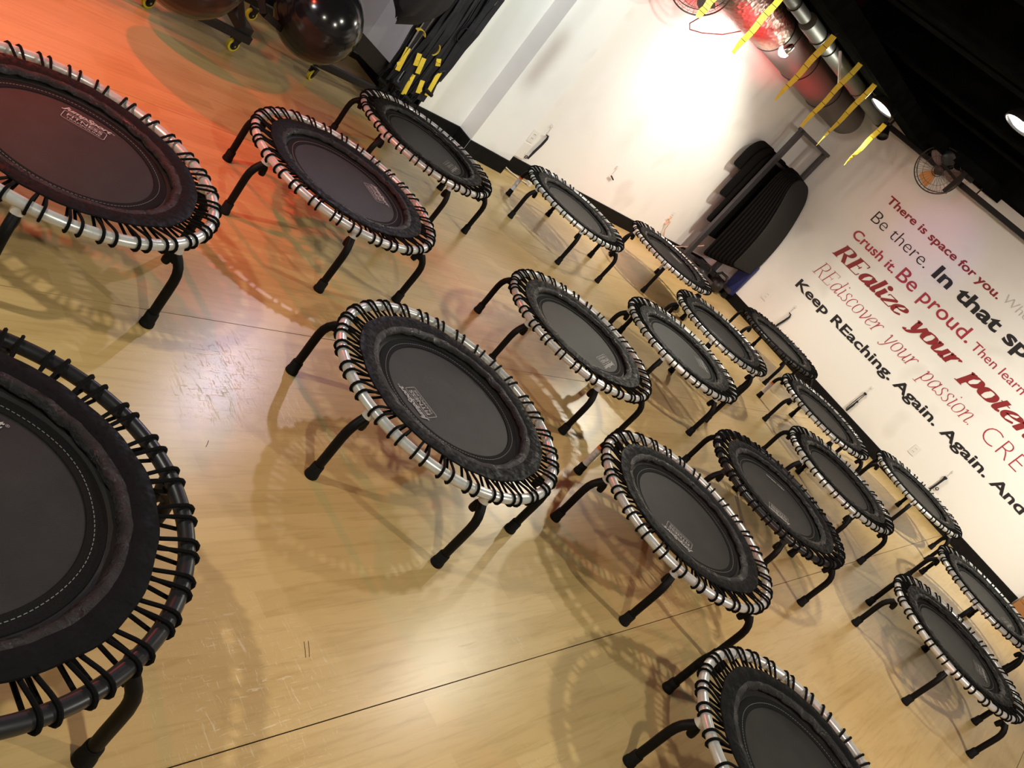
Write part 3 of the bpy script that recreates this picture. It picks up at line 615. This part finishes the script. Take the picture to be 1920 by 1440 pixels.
# ------------------------------------------------------------------ wooden step at the right edge
t = thing('wooden_step', 'low brown wooden step at the end of the far baseboard, right edge', 'step')
obj('top_board', rbox_mesh('top_board', (1.0, 0.36, 0.03), 0.004, M_wood), t, loc=(0.765, 9.49, 0.205)); 
mb = MB(); mb.box((0.275, 9.49, 0.095), (0.03, 0.36, 0.19)); obj('side_board', mb.mesh('side_board', M_wood), t)
mb = MB(); mb.box((0.765, 9.32, 0.095), (0.95, 0.02, 0.188)); obj('front_board', mb.mesh('front_board', M_wood), t)
mb = MB(); mb.box((0, 0, 0.02), (0.10, 0.12, 0.04)); mb.box((0.0, 0, 0.05), (0.04, 0.10, 0.02))
thing('black_pad', 'small black object lying on the wooden step at the right edge', 'pad', (0.36, 9.55, 0.222), 0.4, me=mb.mesh('black_pad', M_rubber))

# ------------------------------------------------------------------ mat rack in the corner
t = thing('mat_rack', 'tall dark grey steel rack on castors in the corner, black mats hung on it', 'rack')
def part_bar(name, a, b, w_, h_, par, mat=M_rack):
    mb = MB(); mb.bar(a, b, w_, h_); return obj(name, mb.mesh(name, mat), par)
part_bar('post', (-4.575, 8.95, 0.14), (-4.575, 8.95, 1.95), 0.10, 0.035, t); part_bar('post', (-4.49, 9.60, 0.14), (-4.49, 9.60, 1.95), 0.10, 0.035, t)
part_bar('top_bar', (-4.575, 8.93, 1.93), (-4.49, 9.62, 1.93), 0.10, 0.035, t); part_bar('base_bar', (-4.62, 8.94, 0.13), (-4.5, 9.62, 0.13), 0.06, 0.05, t)
part_bar('foot_bar', (-4.70, 8.97, 0.11), (-4.10, 9.00, 0.11), 0.05, 0.05, t); part_bar('foot_bar', (-4.68, 9.56, 0.11), (-4.10, 9.58, 0.11), 0.05, 0.05, t)
part_bar('peg', (-4.70, 9.27, 1.52), (-4.34, 9.27, 1.52), 0.02, 0.02, t); part_bar('cross_bar', (-4.575, 8.95, 1.52), (-4.49, 9.6, 1.52), 0.04, 0.03, t)
for x, y in ((-4.14, 9.00), (-4.14, 9.58), (-4.66, 8.97), (-4.64, 9.56)):
    mb = MB(); mb.lathe([(0.02, -0.013), (0.036, -0.010), (0.036, 0.010), (0.02, 0.013)], (x, y, 0.036), (0, 1, 0), 24); mb.box((x, y, 0.07), (0.04, 0.035, 0.03)); obj('castor', mb.mesh('castor', M_rubber, True), t)
def mat_mesh(wy, h, th, rt, rb, lean, bulge, mat, seg=9):
    """hanging mat: outline in (y,z), thickness along x, leaning outwards towards the bottom"""
    out = []
    def arc(cy, cz, r, a0, a1):
        for i in range(seg + 1):
            a = a0 + (a1 - a0) * i / seg; out.append((cy + r * math.cos(a), cz + r * math.sin(a)))
    arc(wy / 2 - rt, -rt, rt, 0, PI / 2); arc(-wy / 2 + rt, -rt, rt, PI / 2, PI)
    for i in range(1, 8): out.append((-wy / 2, -rt - (h - rt - rb) * i / 8))
    arc(-wy / 2 + rb, -h + rb, rb, PI, 1.5 * PI); arc(wy / 2 - rb, -h + rb, rb, 1.5 * PI, 2 * PI)
    for i in range(1, 8): out.append((wy / 2, -h + rb + (h - rt - rb) * i / 8))
    f = lambda z: lean * (-z / h) + bulge * math.sin(PI * min(1, -z / h))
    rings = [(-th / 2, 0.004), (-th / 2, 0), (th / 2, 0), (th / 2, 0.004)]; vs = []; n = len(out); cy0, cz0 = 0, -h / 2
    for dx, ins in rings:
        for y, z in out:
            sy = y - math.copysign(ins, y) if abs(y) > 1e-6 else y; vs.append((f(z) + dx * (1.0 if ins == 0 else 1.15), sy, z - math.copysign(ins, z - cz0)))
    mb = MB(); fs = []
    for r_ in range(3):
        for k in range(n): fs.append((r_ * n + k, r_ * n + (k + 1) % n, (r_ + 1) * n + (k + 1) % n, (r_ + 1) * n + k))
    mb.add(vs, fs)
    # faces as strips pairing left and right outline points by height so the bulge is kept
    right = [i for i in range(n) if out[i][0] > 0]; left = [i for i in range(n) if out[i][0] <= 0]
    right.sort(key=lambda i: -out[i][1]); left.sort(key=lambda i: -out[i][1]); q = min(len(right), len(left))
    for base_, flip in ((0, True), (3 * n, False)):
        for i in range(q - 1):
            fc = (base_ + left[i], base_ + left[i + 1], base_ + right[i + 1], base_ + right[i]); mb.f.append(fc[::-1] if flip else fc); mb.mi.append(0)
    return mb.mesh('mat', mat, True)
wh = ['innermost', 'second', 'third', 'fourth', 'fifth', 'sixth', 'seventh', 'eighth', 'outermost and largest in view']
for i in range(9):
    me = mat_mesh(0.56, 1.14 + 0.022 * (8 - i), 0.017, 0.21, 0.05, 0.02 + 0.024 * i, 0.010 + 0.008 * i, M_foam2 if i == 8 else M_foam)
    thing('exercise_mat', 'black mat on the room side of the corner rack, %s' % wh[i], 'mat', (-4.462 + 0.0185 * i, 9.28 + 0.008 * i, 1.590 - 0.004 * i), 0, 'mats hung on the corner rack', me)
for i, (h, yn) in enumerate([(1.12, 8.97), (1.0, 8.86), (0.70, 8.72), (0.38, 8.56)]):
    me = mat_mesh(0.60, h, 0.018, 0.2, 0.04, -0.006, -0.003, M_foam)
    thing('exercise_mat', 'black mat between rack and left wall, bottom edge %s' % ['lowest of four', 'second lowest', 'third lowest', 'highest of four'][i], 'mat', (-4.600 - 0.034 * i, yn + 0.30, 1.57 + 0.012 * i), 0, 'mats hung on the corner rack', me)
t = thing('foam_block', 'navy blue foam block standing behind the bottom of the mat rack', 'block', (-4.16, 9.615, 0.315))
obj('block_body', rbox_mesh('block_body', (0.16, 0.07, 0.46), 0.01, M_blue), t)
def kettlebell(loc, r, label):
    t = thing('kettlebell', label, 'weight', loc, 0.5, 'black weights at the foot of the mat rack')
    mb = MB(); mb.sphere((0, 0, r * 0.93), r, 24, 14, (1, 1, .95)); mb.lathe([(r * .55, 0.0), (r * .6, 0.01)], (0, 0, 0)); obj('weight_body', mb.mesh('weight_body', M_blackmetal, True), t)
    mb = MB(); mb.tube([(r * .62, 0, r * 1.5), (r * .72, 0, r * 2.0), (r * .45, 0, r * 2.45), (-r * .45, 0, r * 2.45), (-r * .72, 0, r * 2.0), (-r * .62, 0, r * 1.5)], r * .17, 10); obj('handle', mb.mesh('handle', M_blackmetal, True), t)
kettlebell((-4.36, 9.16, 0.0), 0.085, 'round black kettlebell under the mats, nearest the trampoline'); kettlebell((-4.22, 9.36, 0.0), 0.095, 'round black kettlebell under the mats, nearest the blue block')

# ------------------------------------------------------------------ stability ball racks
def castor(par, x, y, rot, brake=False):
    o = obj('castor', None, par, loc=(x, y, 0), rotz=rot)
    mb = MB(); mb.lathe([(0.025, -0.014), (0.040, -0.012), (0.040, 0.012), (0.025, 0.014)], (0, 0, 0.040), (1, 0, 0), 28); obj('wheel', mb.mesh('wheel', M_yellow_wheel, True), o)
    mb = MB(); mb.lathe([(0.024, -0.017), (0.027, 0.017)], (0, 0, 0.040), (1, 0, 0), 20); mb.box((0, 0, 0.085), (0.05, 0.05, 0.01))
    for s_ in (-1, 1): mb.add([(s_ * 0.020, -0.026, 0.085), (s_ * 0.020, 0.026, 0.085), (s_ * 0.020, 0.014, 0.03), (s_ * 0.020, -0.014, 0.03), (s_ * 0.023, -0.026, 0.085), (s_ * 0.023, 0.026, 0.085), (s_ * 0.023, 0.014, 0.03), (s_ * 0.023, -0.014, 0.03)], [(0, 1, 2, 3), (7, 6, 5, 4), (0, 4, 5, 1), (2, 6, 7, 3), (1, 5, 6, 2), (3, 7, 4, 0)])
    obj('fork', mb.mesh('fork', M_blackmetal, True), o)
    mb = MB(); mb.lathe([(0.007, 0.0), (0.007, 0.004)], (0.0235, 0, 0.040), (1, 0, 0), 10)
    if brake: mb.box((0.0, -0.05, 0.075), (0.02, 0.05, 0.006), Matrix.Rotation(0.5, 3, 'X'))
    obj('axle_bolt', mb.mesh('axle_bolt', M_chrome), o)
t = thing('ball_rack', 'black wheeled ball rack at the top left with yellow castors, nearest the camera', 'rack')
part_bar('rail', (-4.74, 0.9, 0.125), (-4.685, 3.00, 0.125), 0.045, 0.045, t, M_blackmetal); part_bar('rail', (-5.50, 1.0, 0.125), (-5.45, 3.05, 0.125), 0.045, 0.045, t, M_blackmetal)
part_bar('end_plate', (-4.70, 2.955, 0.16), (-5.42, 3.02, 0.16), 0.09, 0.05, t, M_blackmetal); part_bar('post', (-5.0, 3.0, 0.15), (-5.30, 3.02, 1.3), 0.05, 0.05, t, M_blackmetal)
part_bar('brace', (-4.70, 2.93, 0.17), (-5.0, 2.5, 0.95), 0.035, 0.035, t, M_blackmetal)
castor(t, -4.735, 2.95, 0.2); castor(t, -4.79, 2.42, 0.3); castor(t, -5.45, 2.95, 0.1)
t = thing('ball_rack', 'black wheeled ball rack under the big ball, in front of the hanging straps', 'rack')
part_bar('rail', (-4.88, 3.60, 0.125), (-4.93, 4.50, 0.125), 0.045, 0.045, t, M_blackmetal); part_bar('rail', (-5.45, 3.3, 0.125), (-5.45, 4.50, 0.125), 0.045, 0.045, t, M_blackmetal)
part_bar('brace', (-4.87, 3.64, 0.135), (-4.63, 2.95, 0.33), 0.045, 0.04, t, M_blackmetal); part_bar('brace', (-4.63, 2.95, 0.33), (-4.75, 2.75, 0.62), 0.045, 0.04, t, M_blackmetal)
part_bar('end_plate', (-4.93, 4.50, 0.15), (-5.50, 4.50, 0.15), 0.09, 0.05, t, M_blackmetal); part_bar('side_plate', (-4.95, 3.75, 0.40), (-4.95, 4.25, 0.26), 0.04, 0.12, t, M_blackmetal)
part_bar('post', (-4.95, 4.28, 0.14), (-4.96, 4.20, 0.30), 0.07, 0.05, t, M_blackmetal)
castor(t, -4.87, 3.63, 0.6, True); castor(t, -4.95, 4.32, 0.1); castor(t, -5.45, 3.4, 0.1)
def ball(loc, r, label):
    t = thing('stability_ball', label, 'ball', loc, 0, 'black stability balls on the rack')
    mb = MB(); n = 90; prof = []
    for i in range(n + 1):
        a = PI * i / n - PI / 2; rr = r * (1 + (0.0022 * math.sin(i * 2 * PI / 5) if abs(a) < 0.9 else 0)); prof.append((max(1e-4, rr * math.cos(a)), rr * math.sin(a)))
    mb.lathe(prof, (0, 0, 0), (0.6, -0.3, 0.75), 56, (False, False)); obj('ball_skin', mb.mesh('ball_skin', M_ball, True), t)
    mb = MB(); mb.lathe([(0.012, 0), (0.012, 0.006), (0.004, 0.008)], (0.35 * r, -0.75 * r, 0.56 * r), (0.35, -0.75, 0.56), 16); obj('valve_plug', mb.mesh('valve_plug', M_white, True), t)
    return t
ball((-4.72, 3.345, 0.440), 0.278, 'big glossy black exercise ball fully in view at the top of the picture')
ball((-4.43, 2.34, 0.47), 0.29, 'glossy black exercise ball cut off by the top edge, left of the big one')

# ------------------------------------------------------------------ suspension trainers in the alcove mouth
t = thing('strap_rail', 'black steel rail above the hanging suspension straps, out of sight above', 'rail')
part_bar('rail', (-4.90, 3.3, 1.62), (-4.98, 4.66, 1.62), 0.04, 0.04, t, M_blackmetal)
rnd = random.Random(3)
SP = [(4.18, .20, 'Y', (.34, .52)), (4.23, .12, 'N', None), (4.27, .24, 'Y', (.44, .53)), (4.31, .10, 'Y', (.40, .52)), (4.35, .15, 'O', (.20, .37)), (4.39, .11, 'N', None),
      (4.42, .18, 'O', (.27, .37)), (4.45, .12, 'Y', (.52, .57)), (4.48, .10, 'N', None), (4.52, .13, 'Y', (.28, .49)), (4.555, .10, 'N', None), (4.57, .30, 'N', None)]
posn = ['leftmost of the bundle, by the ball rack', 'second from the left of the bundle', 'third from the left of the bundle', 'fourth from the left of the bundle', 'fifth from the left of the bundle', 'sixth from the left of the bundle',
        'sixth from the right of the bundle', 'fifth from the right of the bundle', 'fourth from the right of the bundle', 'third from the right of the bundle', 'second from the right of the bundle', 'rightmost, against the wall corner']
for i, (y, zb, kd, yr) in enumerate(SP):
    t = thing('suspension_strap', 'black %ssuspension trainer strap, %s' % ('and yellow ' if yr else '', posn[i]), 'strap', (-4.90 + 0.012 * (i % 4), y, 0), 0, 'suspension straps hung by the alcove')
    for k in range(3):
        dy = rnd.uniform(-.028, .028); dx = rnd.uniform(-0.03, 0.03)
        n = 9; pts = [(dx * math.sin(PI * j / 8) + 0.006 * math.sin(3 * j + i), dy + 0.022 * math.sin(j * .9 + i + k) * (1 - j / 9), 1.60 - (1.60 - zb - 0.12) * j / 8) for j in range(n)]
        wds = [(0.5 * math.sin(i + j * .5 + k), 1, 0) for j in range(n)]
        mb = MB(); mb.ribbon(pts, wds, 0.046, 0.003); obj('webbing', mb.mesh('webbing', M_webbing), t)
    ex, ey = pts[-1][0], pts[-1][1]
    mb = MB(); mb.tube([(ex, ey - 0.02, zb + 0.12), (ex + 0.01, ey - 0.055, zb + 0.02), (ex + 0.01, ey + 0.045, zb), (ex, ey + 0.02, zb + 0.12)], 0.006, 8); mb.tube([(ex + 0.01, ey - 0.055, zb + 0.02), (ex + 0.01, ey + 0.045, zb)], 0.016, 14)
    obj('handle', mb.mesh('handle', M_rubber, True), t)
    if yr:
        mb = MB(); mb.ribbon([(0.030, dy, yr[1]), (0.034, dy + 0.012, (yr[0] + yr[1]) / 2), (0.030, dy + 0.030, yr[0])], (0.3, 1, 0), 0.036, 0.003); obj('yellow_tab', mb.mesh('yellow_tab', M_yellow), t, 'yellow webbing section')
        mb = MB(); mb.ribbon([(0.033, dy + 0.012, (yr[0] + yr[1]) / 2), (0.033, dy + 0.0125, (yr[0] + yr[1]) / 2 - 0.004)], (0.3, 1, 0), 0.037, 0.0035); obj('stitch_bar', mb.mesh('stitch_bar', M_mark), t)
    if i in (0, 4, 8):
        mb = MB(); c_ = Vector((0.035, dy, zb + 0.19)); mb.add([c_ + Vector((0, 0.018, 0)), c_ + Vector((0, 0, 0.022)), c_ + Vector((0, -0.018, 0)), c_ + Vector((0, 0, -0.022)), c_ + Vector((0.003, 0.018, 0)), c_ + Vector((0.003, 0, 0.022)), c_ + Vector((0.003, -0.018, 0)), c_ + Vector((0.003, 0, -0.022))], [(4, 5, 6, 7), (0, 3, 2, 1), (0, 1, 5, 4), (1, 2, 6, 5), (2, 3, 7, 6), (3, 0, 4, 7)]); obj('yellow_patch', mb.mesh('yellow_patch', M_yellow), t)
# curled loops and a black ring sticking out of the bundle
mb = MB(); mb.ribbon([(0, 0.05 * math.cos(a), 0.045 * math.sin(a)) for a in [0.3 + 0.25 * k for k in range(10)]], (1, 0, 0), 0.03, 0.003)
thing('strap_loop', 'curled yellow strap end sticking out on the left of the strap bundle', 'strap', (-4.83, 4.16, 0.64), 0, me=mb.mesh('strap_loop', M_yellow))
mb = MB(); mb.ribbon([(0, 0.04 * math.cos(a), 0.045 * math.sin(a)) for a in [-1.3 + 0.25 * k for k in range(11)]], (1, 0, 0.2), 0.014, 0.003)
thing('strap_loop', 'thin yellow curl in the middle of the strap bundle', 'strap', (-4.82, 4.345, 0.615), 0, me=mb.mesh('strap_loop', M_yellow))
mb = MB(); mb.ribbon([(0, 0.045 * math.cos(a), 0.055 * math.sin(a)) for a in [2 * PI * k / 20 for k in range(20)]], (1, 0, 0), 0.016, 0.004)
thing('strap_loop', 'black strap ring standing out against the white wall', 'strap', (-4.855, 4.515, 0.80), 0, me=mb.mesh('strap_loop', M_webbing))
mb = MB(); mb.tube([(0, -0.04, 0.10), (0, 0.0, 0.13), (0, 0.02, 0.10), (0, 0.012, 0.0), (0, 0.03, -0.09)], [0.012, 0.014, 0.008, 0.008, 0.014], 10)
thing('strap_loop', 'black strap end with a hook dangling against the white wall', 'strap', (-4.86, 4.575, 0.38), 0, me=mb.mesh('strap_loop', M_webbing, True))
t = thing('gear_bag', 'big black cloth bag hanging above the ball, left of the straps', 'bag', (-4.84, 3.93, 1.0))
mb = MB(); n = 40; vs = []; rows = 14
for i in range(rows + 1):
    tt = i / rows; z = 0.62 - tt * 0.95; rad = 0.10 + 0.20 * math.sin(PI * min(1, tt * 1.02)) ** 0.6 if tt < 1 else 0.02
    for k in range(n):
        a = 2 * PI * k / n; f = 1 + 0.07 * math.sin(5 * a + i * .7) + 0.05 * math.sin(9 * a - i)
        vs.append((0.40 * rad * f * math.cos(a), 1.05 * rad * f * math.sin(a) , z + 0.03 * math.sin(3 * a) + (0.16 * (math.sin(a) < 0) * abs(math.sin(a)) - 0.02) * tt))
fs = [(i * n + k, i * n + (k + 1) % n, (i + 1) * n + (k + 1) % n, (i + 1) * n + k) for i in range(rows) for k in range(n)] + [tuple(range(n)), tuple(rows * n + k for k in range(n - 1, -1, -1))]
mb.add(vs, fs); obj('bag_cloth', mb.mesh('bag_cloth', M_webbing, True), t)

# ------------------------------------------------------------------ floor marks
M_scratch = P('dark_scratch', (0.10, 0.07, 0.03), 0.8)
for lab, p0, p1 in [('left one of two short parallel dark scratches on the open floor', (-0.8246, 1.554), (-0.7789, 1.5364)), ('right one of two short parallel dark scratches on the open floor', (-0.8237, 1.5681), (-0.7782, 1.5485)),
                    ('single tiny dark scratch between the two nearest rows', (-1.5361, 1.5429), (-1.5098, 1.5233))]:
    a = Vector((*p0, 0)); b = Vector((*p1, 0)); mb = MB(); mb.ribbon([Vector((0, 0, 0)), (b - a) * .5 + Vector((0.0006, 0.0006, 0)), b - a], Vector((0, 0, 1)).cross(b - a), 0.0018, 0.0004)
    thing('floor_mark', lab, 'mark', (a.x, a.y, 0.0004), 0, me=mb.mesh('floor_mark', M_scratch))

# ------------------------------------------------------------------ mini trampolines
RR, ZR, TR = 0.476, 0.32, 0.0185
def rim_mesh(mat):
    mb = MB(); mb.ring((0, 0, ZR), RR, TR, (0, 0, 1), 120, 14); return mb.mesh('rim', mat, True)
RIM = {'s': rim_mesh(M_steel), 'b': rim_mesh(M_black_rim)}
def socket_mesh(mat):
    mb = MB(); mb.lathe([(0.0195, 0.0), (0.0195, 0.03)], (RR, 0, ZR - 0.036), (-0.15, 0, 1), 18); return mb.mesh('leg_socket', mat, True)
SOCK = {'s': socket_mesh(M_steel), 'b': socket_mesh(M_black_rim)}
mb = MB(); n = 96
prof = [(0.0005, 0.300), (0.12, 0.3005), (0.22, 0.3020), (0.268, 0.3035), (0.34, 0.306), (0.362, 0.308), (0.362, 0.304), (0.0005, 0.296)]
mb.lathe(prof, (0, 0, 0), (0, 0, 1), n, (True, True)); BED = mb.mesh('bed', M_bed, True)
mb = MB(); mb.lathe([(0.270, 0.3042), (0.272, 0.3066), (0.312, 0.3075), (0.314, 0.305)], (0, 0, 0), (0, 0, 1), n, (False, False)); HEM = mb.mesh('hem', M_seam, True)
mb = MB()
for k in range(150):
    a = 2 * PI * k / 150; a2 = a + 2 * PI / 150 * .62; rj = 0.287 + 0.0015 * math.sin(7 * a)
    mb.ribbon([(rj * math.cos(a), rj * math.sin(a), 0.3078), (rj * math.cos(a2), rj * math.sin(a2), 0.3078)], (math.cos(a), math.sin(a), 0), 0.0016, 0.001)
STITCH = mb.mesh('stitching', M_stitch)
def skirt_mesh(seed):
    r = random.Random(seed); ph = [r.uniform(0, 6.28) for _ in range(8)]; n = 168; vs = []
    prof = [(0.404, 0.328), (0.411, 0.3325), (0.409, 0.3365), (0.39, 0.3385), (0.368, 0.3375), (0.352, 0.3335), (0.342, 0.3345), (0.334, 0.3325), (0.327, 0.3265), (0.324, 0.319), (0.327, 0.313), (0.335, 0.310)]
    for i, (pr, pz) in enumerate(prof):
        inner = max(0, (0.372 - pr) / 0.045)
        for k in range(n):
            a = 2 * PI * k / n
            wv = math.sin(23 * a + ph[0]) * .5 + math.sin(37 * a + ph[1]) * .35 + math.sin(61 * a + ph[2]) * .25
            slow = math.sin(3 * a + ph[3]) * .6 + math.sin(5 * a + ph[4]) * .4
            rr = pr + inner * (0.0022 * wv + 0.0045 * slow) + (1 - min(1, inner)) * (0.003 * math.sin(6 * a + ph[5]) + 0.0015 * math.sin(17 * a + ph[6]))
            zz = pz + min(1, inner) * (0.0022 * wv + 0.0015 * slow) + 0.0008 * math.sin(29 * a + ph[7]) * (1 if i < 6 else 1.6)
            vs.append((rr * math.cos(a), rr * math.sin(a), zz))
    def part(i0, i1, name, mat):
        fs = [((i + 1) * n + k, (i + 1) * n + (k + 1) % n, i * n + (k + 1) % n, i * n + k) for i in range(i1 - i0) for k in range(n)]
        mb = MB(); mb.add(vs[i0 * n:(i1 + 1) * n], fs); return mb.mesh(name, mat, True)
    return part(0, 5, 'skirt', M_skirt), part(5, len(prof) - 1, 'gathered_edge', M_crinkle)
SKIRT = [skirt_mesh(s_) for s_ in (1, 2, 3)]
def cord_mesh(j):
    r = random.Random(j); mb = MB()
    for sg in (-1, 1):
        a_in = sg * 0.026 + r.uniform(-.006, .006); a_out = sg * 0.038 + r.uniform(-.006, .006); rc = TR + 0.0046; pts = []
        def pt(rad, z, f): 
            a = a_in + (a_out - a_in) * f; pts.append((rad * math.cos(a), rad * math.sin(a), z))
        pt(0.350, 0.3165, 0); pt(0.372, 0.3190, .15); pt(0.415, 0.329, .5); pt(0.450, 0.3385, .85)
        for d in (110, 90, 60, 30, 0, -30, -60, -90, -115): 
            th = math.radians(d); pt(RR + rc * math.cos(th), ZR + rc * math.sin(th), 1)
        pt(0.440, 0.3015, .8); pt(0.400, 0.305, .4); pt(0.355, 0.309, 0)
        mb.tube(pts, 0.0048, 6)
    return mb.mesh('cord', M_cord, True)
CORDS = [cord_mesh(j) for j in range(5)]
mb = MB(); mb.tube([(0.476, 0, 0.285), (0.484, 0, 0.275), (0.497, 0, 0.262), (0.510, 0, 0.244), (0.518, 0, 0.222), (0.521, 0, 0.195), (0.521, 0, 0.15), (0.520, 0, 0.10), (0.520, 0, 0.03)], 0.0165, 16); LEG = mb.mesh('leg', M_leg, True)
mb = MB(); mb.lathe([(0.0225, 0.0), (0.0245, 0.003), (0.0238, 0.016), (0.0215, 0.022), (0.0208, 0.052), (0.0190, 0.056)], (0.520, 0, 0.0), (0, 0, 1), 22); FOOT = mb.mesh('foot_cap', M_rubber, True)
mb = MB(); mb.tube([(0.468, 0, 0.276), (0.466, 0, 0.262), (0.462, 0, 0.240), (0.460, 0, 0.228)], [0.012, 0.0165, 0.016, 0.0135], 14); mb.bar((0.462, 0, 0.262), (0.492, 0, 0.258), 0.022, 0.024); BRACK = mb.mesh('leg_bracket', M_leg, True)
mb = MB(); mb.tube([(0.5215, 0, 0.175), (0.5205, 0, 0.10), (0.520, 0, 0.062)], 0.0172, 16); STICK = mb.mesh('label_sleeve', M_label, True)
mb = MB(); mb.tube([(0.5215, 0, 0.187), (0.5213, 0, 0.170)], 0.0176, 16); STICK2 = mb.mesh('warning_mark', M_orange, True)
# printed logo, its top towards local +Y (outwards)
def logo_mesh(series=False):
    vs = []; fs = []
    def put(txt, cx, y0, cap, width, off, shear=0.0):
        v, f = text_mesh(txt, off, shear); mn = min(q[0] for q in v); mx = max(q[0] for q in v); sx = width / (mx - mn); sy = cap / CAPH; b = len(vs)
        vs.extend([(cx + (q[0] - mn) * sx - width / 2, y0 + q[1] * sy, 0.3052) for q in v]); fs.extend([tuple(b + k for k in q) for q in f])
    put('JumpSport', 0, 0.224, 0.023, 0.156, 0.035, 0.35); put('®', 0.083, 0.232, 0.008, 0.008, 0.0)
    put('FITNESS', 0, 0.186, 0.019, 0.110, 0.015); put('TRAMPOLINE', 0, 0.166, 0.013, 0.108, 0.0)
    w2, y0, y1, r, lw = 0.068, 0.157, 0.215, 0.008, 0.0020; ring = []
    for cx, cy, a0 in ((w2 - r, y1 - r, 0), (-w2 + r, y1 - r, 90), (-w2 + r, y0 + r, 180), (w2 - r, y0 + r, 270)):
        for k in range(6):
            a = math.radians(a0 + 18 * k); ring.append((cx, cy, a))
    b = len(vs)
    for cx, cy, a in ring: vs.append((cx + r * math.cos(a), cy + r * math.sin(a), 0.3051)); vs.append((cx + (r - lw) * math.cos(a), cy + (r - lw) * math.sin(a), 0.3051))
    nn = len(ring)
    for k in range(nn): fs.append((b + 2 * k, b + 2 * k + 1, b + (2 * ((k + 1) % nn)) + 1, b + 2 * ((k + 1) % nn)))
    if series: put('PRO SERIES', 0, -0.225, 0.016, 0.135, 0.02)
    me = bpy.data.meshes.new('logo'); me.from_pydata(vs, [], fs); me.materials.append(M_logo); me.update(); return me
LOGO = logo_mesh(); LOGO2 = logo_mesh(True)

T = [  # x, y, leg offset deg, logo azimuth or None, frame, stickered leg azimuths, label
 (-2.493, 1.254, 29, 150, 's', [], 'silver-rimmed mini trampoline bathed in red light, cut off by the left edge'),
 (-2.919, 2.658, 36, 90, 's', [], 'silver-rimmed mini trampoline in orange light, second back along the left row'),
 (-3.813, 3.834, 47, 38, 's', [], 'silver-rimmed mini trampoline beside the hanging yellow and black straps'),
 (-1.103, 0.632, 33, 158, 'b', [], 'black-framed mini trampoline filling the lower left corner'),
 (-1.506, 2.378, 42, -81, 's', [], 'large silver-rimmed mini trampoline in the middle of the picture, logo to its lower left'),
 (-2.126, 3.920, 29, 20, 's', [], 'silver-rimmed mini trampoline directly behind the central one, pinkish bed'),
 (-0.897, 3.534, 0, -65, 's', [180, 120], 'silver-rimmed mini trampoline right of centre, white label on a back leg'),
 (-0.979, 4.869, 5, -58, 'b', [], 'black-framed mini trampoline with writing at both ends of its bed'),
 (-1.100, 6.407, 8, None, 's', [], 'silver-rimmed mini trampoline without logo between the black-framed one and the far row'),
 (0.173, 5.791, 38, 22, 's', [], 'silver-rimmed mini trampoline at the lower right, grey scuffed bed'),
 (0.172, 2.968, 48, None, 's', [], 'silver-rimmed mini trampoline cut off by the bottom edge, right of centre'),
 (-3.901, 5.679, 22, None, 's', [202], 'silver-rimmed mini trampoline by the left wall, white label on its leg'),
 (-3.789, 7.261, 59, 110, 's', [119], 'silver-rimmed mini trampoline in front of the mat rack, in orange light'),
 (-2.255, 5.375, 47, 56, 's', [], 'silver-rimmed mini trampoline two places behind the central one'),
 (-2.667, 6.692, 51, -68, 's', [], 'silver-rimmed mini trampoline with its logo towards the camera, near the corner'),
 (-2.865, 8.497, 9, None, 'b', [], 'all-black mini trampoline against the far wall, farthest of all'),
 (-1.800, 7.611, 7, None, 's', [187], 'silver-rimmed mini trampoline along the far baseboard, white label on its leg'),
 (-0.919, 8.437, 40, None, 's', [], 'silver-rimmed mini trampoline against the far wall below the last Again'),
 (0.089, 7.513, 28, -6, 's', [], 'silver-rimmed mini trampoline at the right edge near the wooden step'),
]
for i, (x, y, la, lg, fr, stk, lab) in enumerate(T):
    t = thing('mini_trampoline', lab, 'trampoline', (x, y, 0), 0, 'mini trampolines set out in rows'); rr = random.Random(100 + i)
    o = obj('rim', RIM[fr], t, 'black rim' if fr == 'b' else None)
    for k in range(6): obj('leg_socket', SOCK[fr], o, rotz=math.radians(la + 60 * k))
    b = obj('bed', BED, t, rotz=rr.uniform(0, 6.28)); 
    obj('hem', HEM, b); obj('stitching', STITCH, b)
    if lg is not None:
        lo = obj('logo', LOGO2 if (fr == 'b' and i == 7) else LOGO, b, 'grey printed logo', rotz=math.radians(lg - 90) - b.rotation_euler[2]); lo.scale = (1.06, 0.97, 1)
    s_ = obj('skirt', SKIRT[i % 3][0], t, rotz=rr.uniform(0, 6.28)); obj('gathered_edge', SKIRT[i % 3][1], s_, 'crinkled shinier inner edge of the skirt')
    off = rr.uniform(0, 0.2)
    for k in range(30):
        obj('cord', CORDS[rr.randrange(5)], t, rotz=off + 2 * PI * k / 30 + rr.uniform(-.012, .012))
    for k in range(6):
        g = obj('leg', LEG, t, rotz=math.radians(la + 60 * k)); obj('foot_cap', FOOT, g); obj('leg_bracket', BRACK, g)
        if any(abs(((la + 60 * k - s0) + 180) % 360 - 180) < 12 for s0 in stk):
            obj('label_sleeve', STICK, g, 'white safety label wrapped round the leg'); obj('warning_mark', STICK2, g, 'orange warning mark')
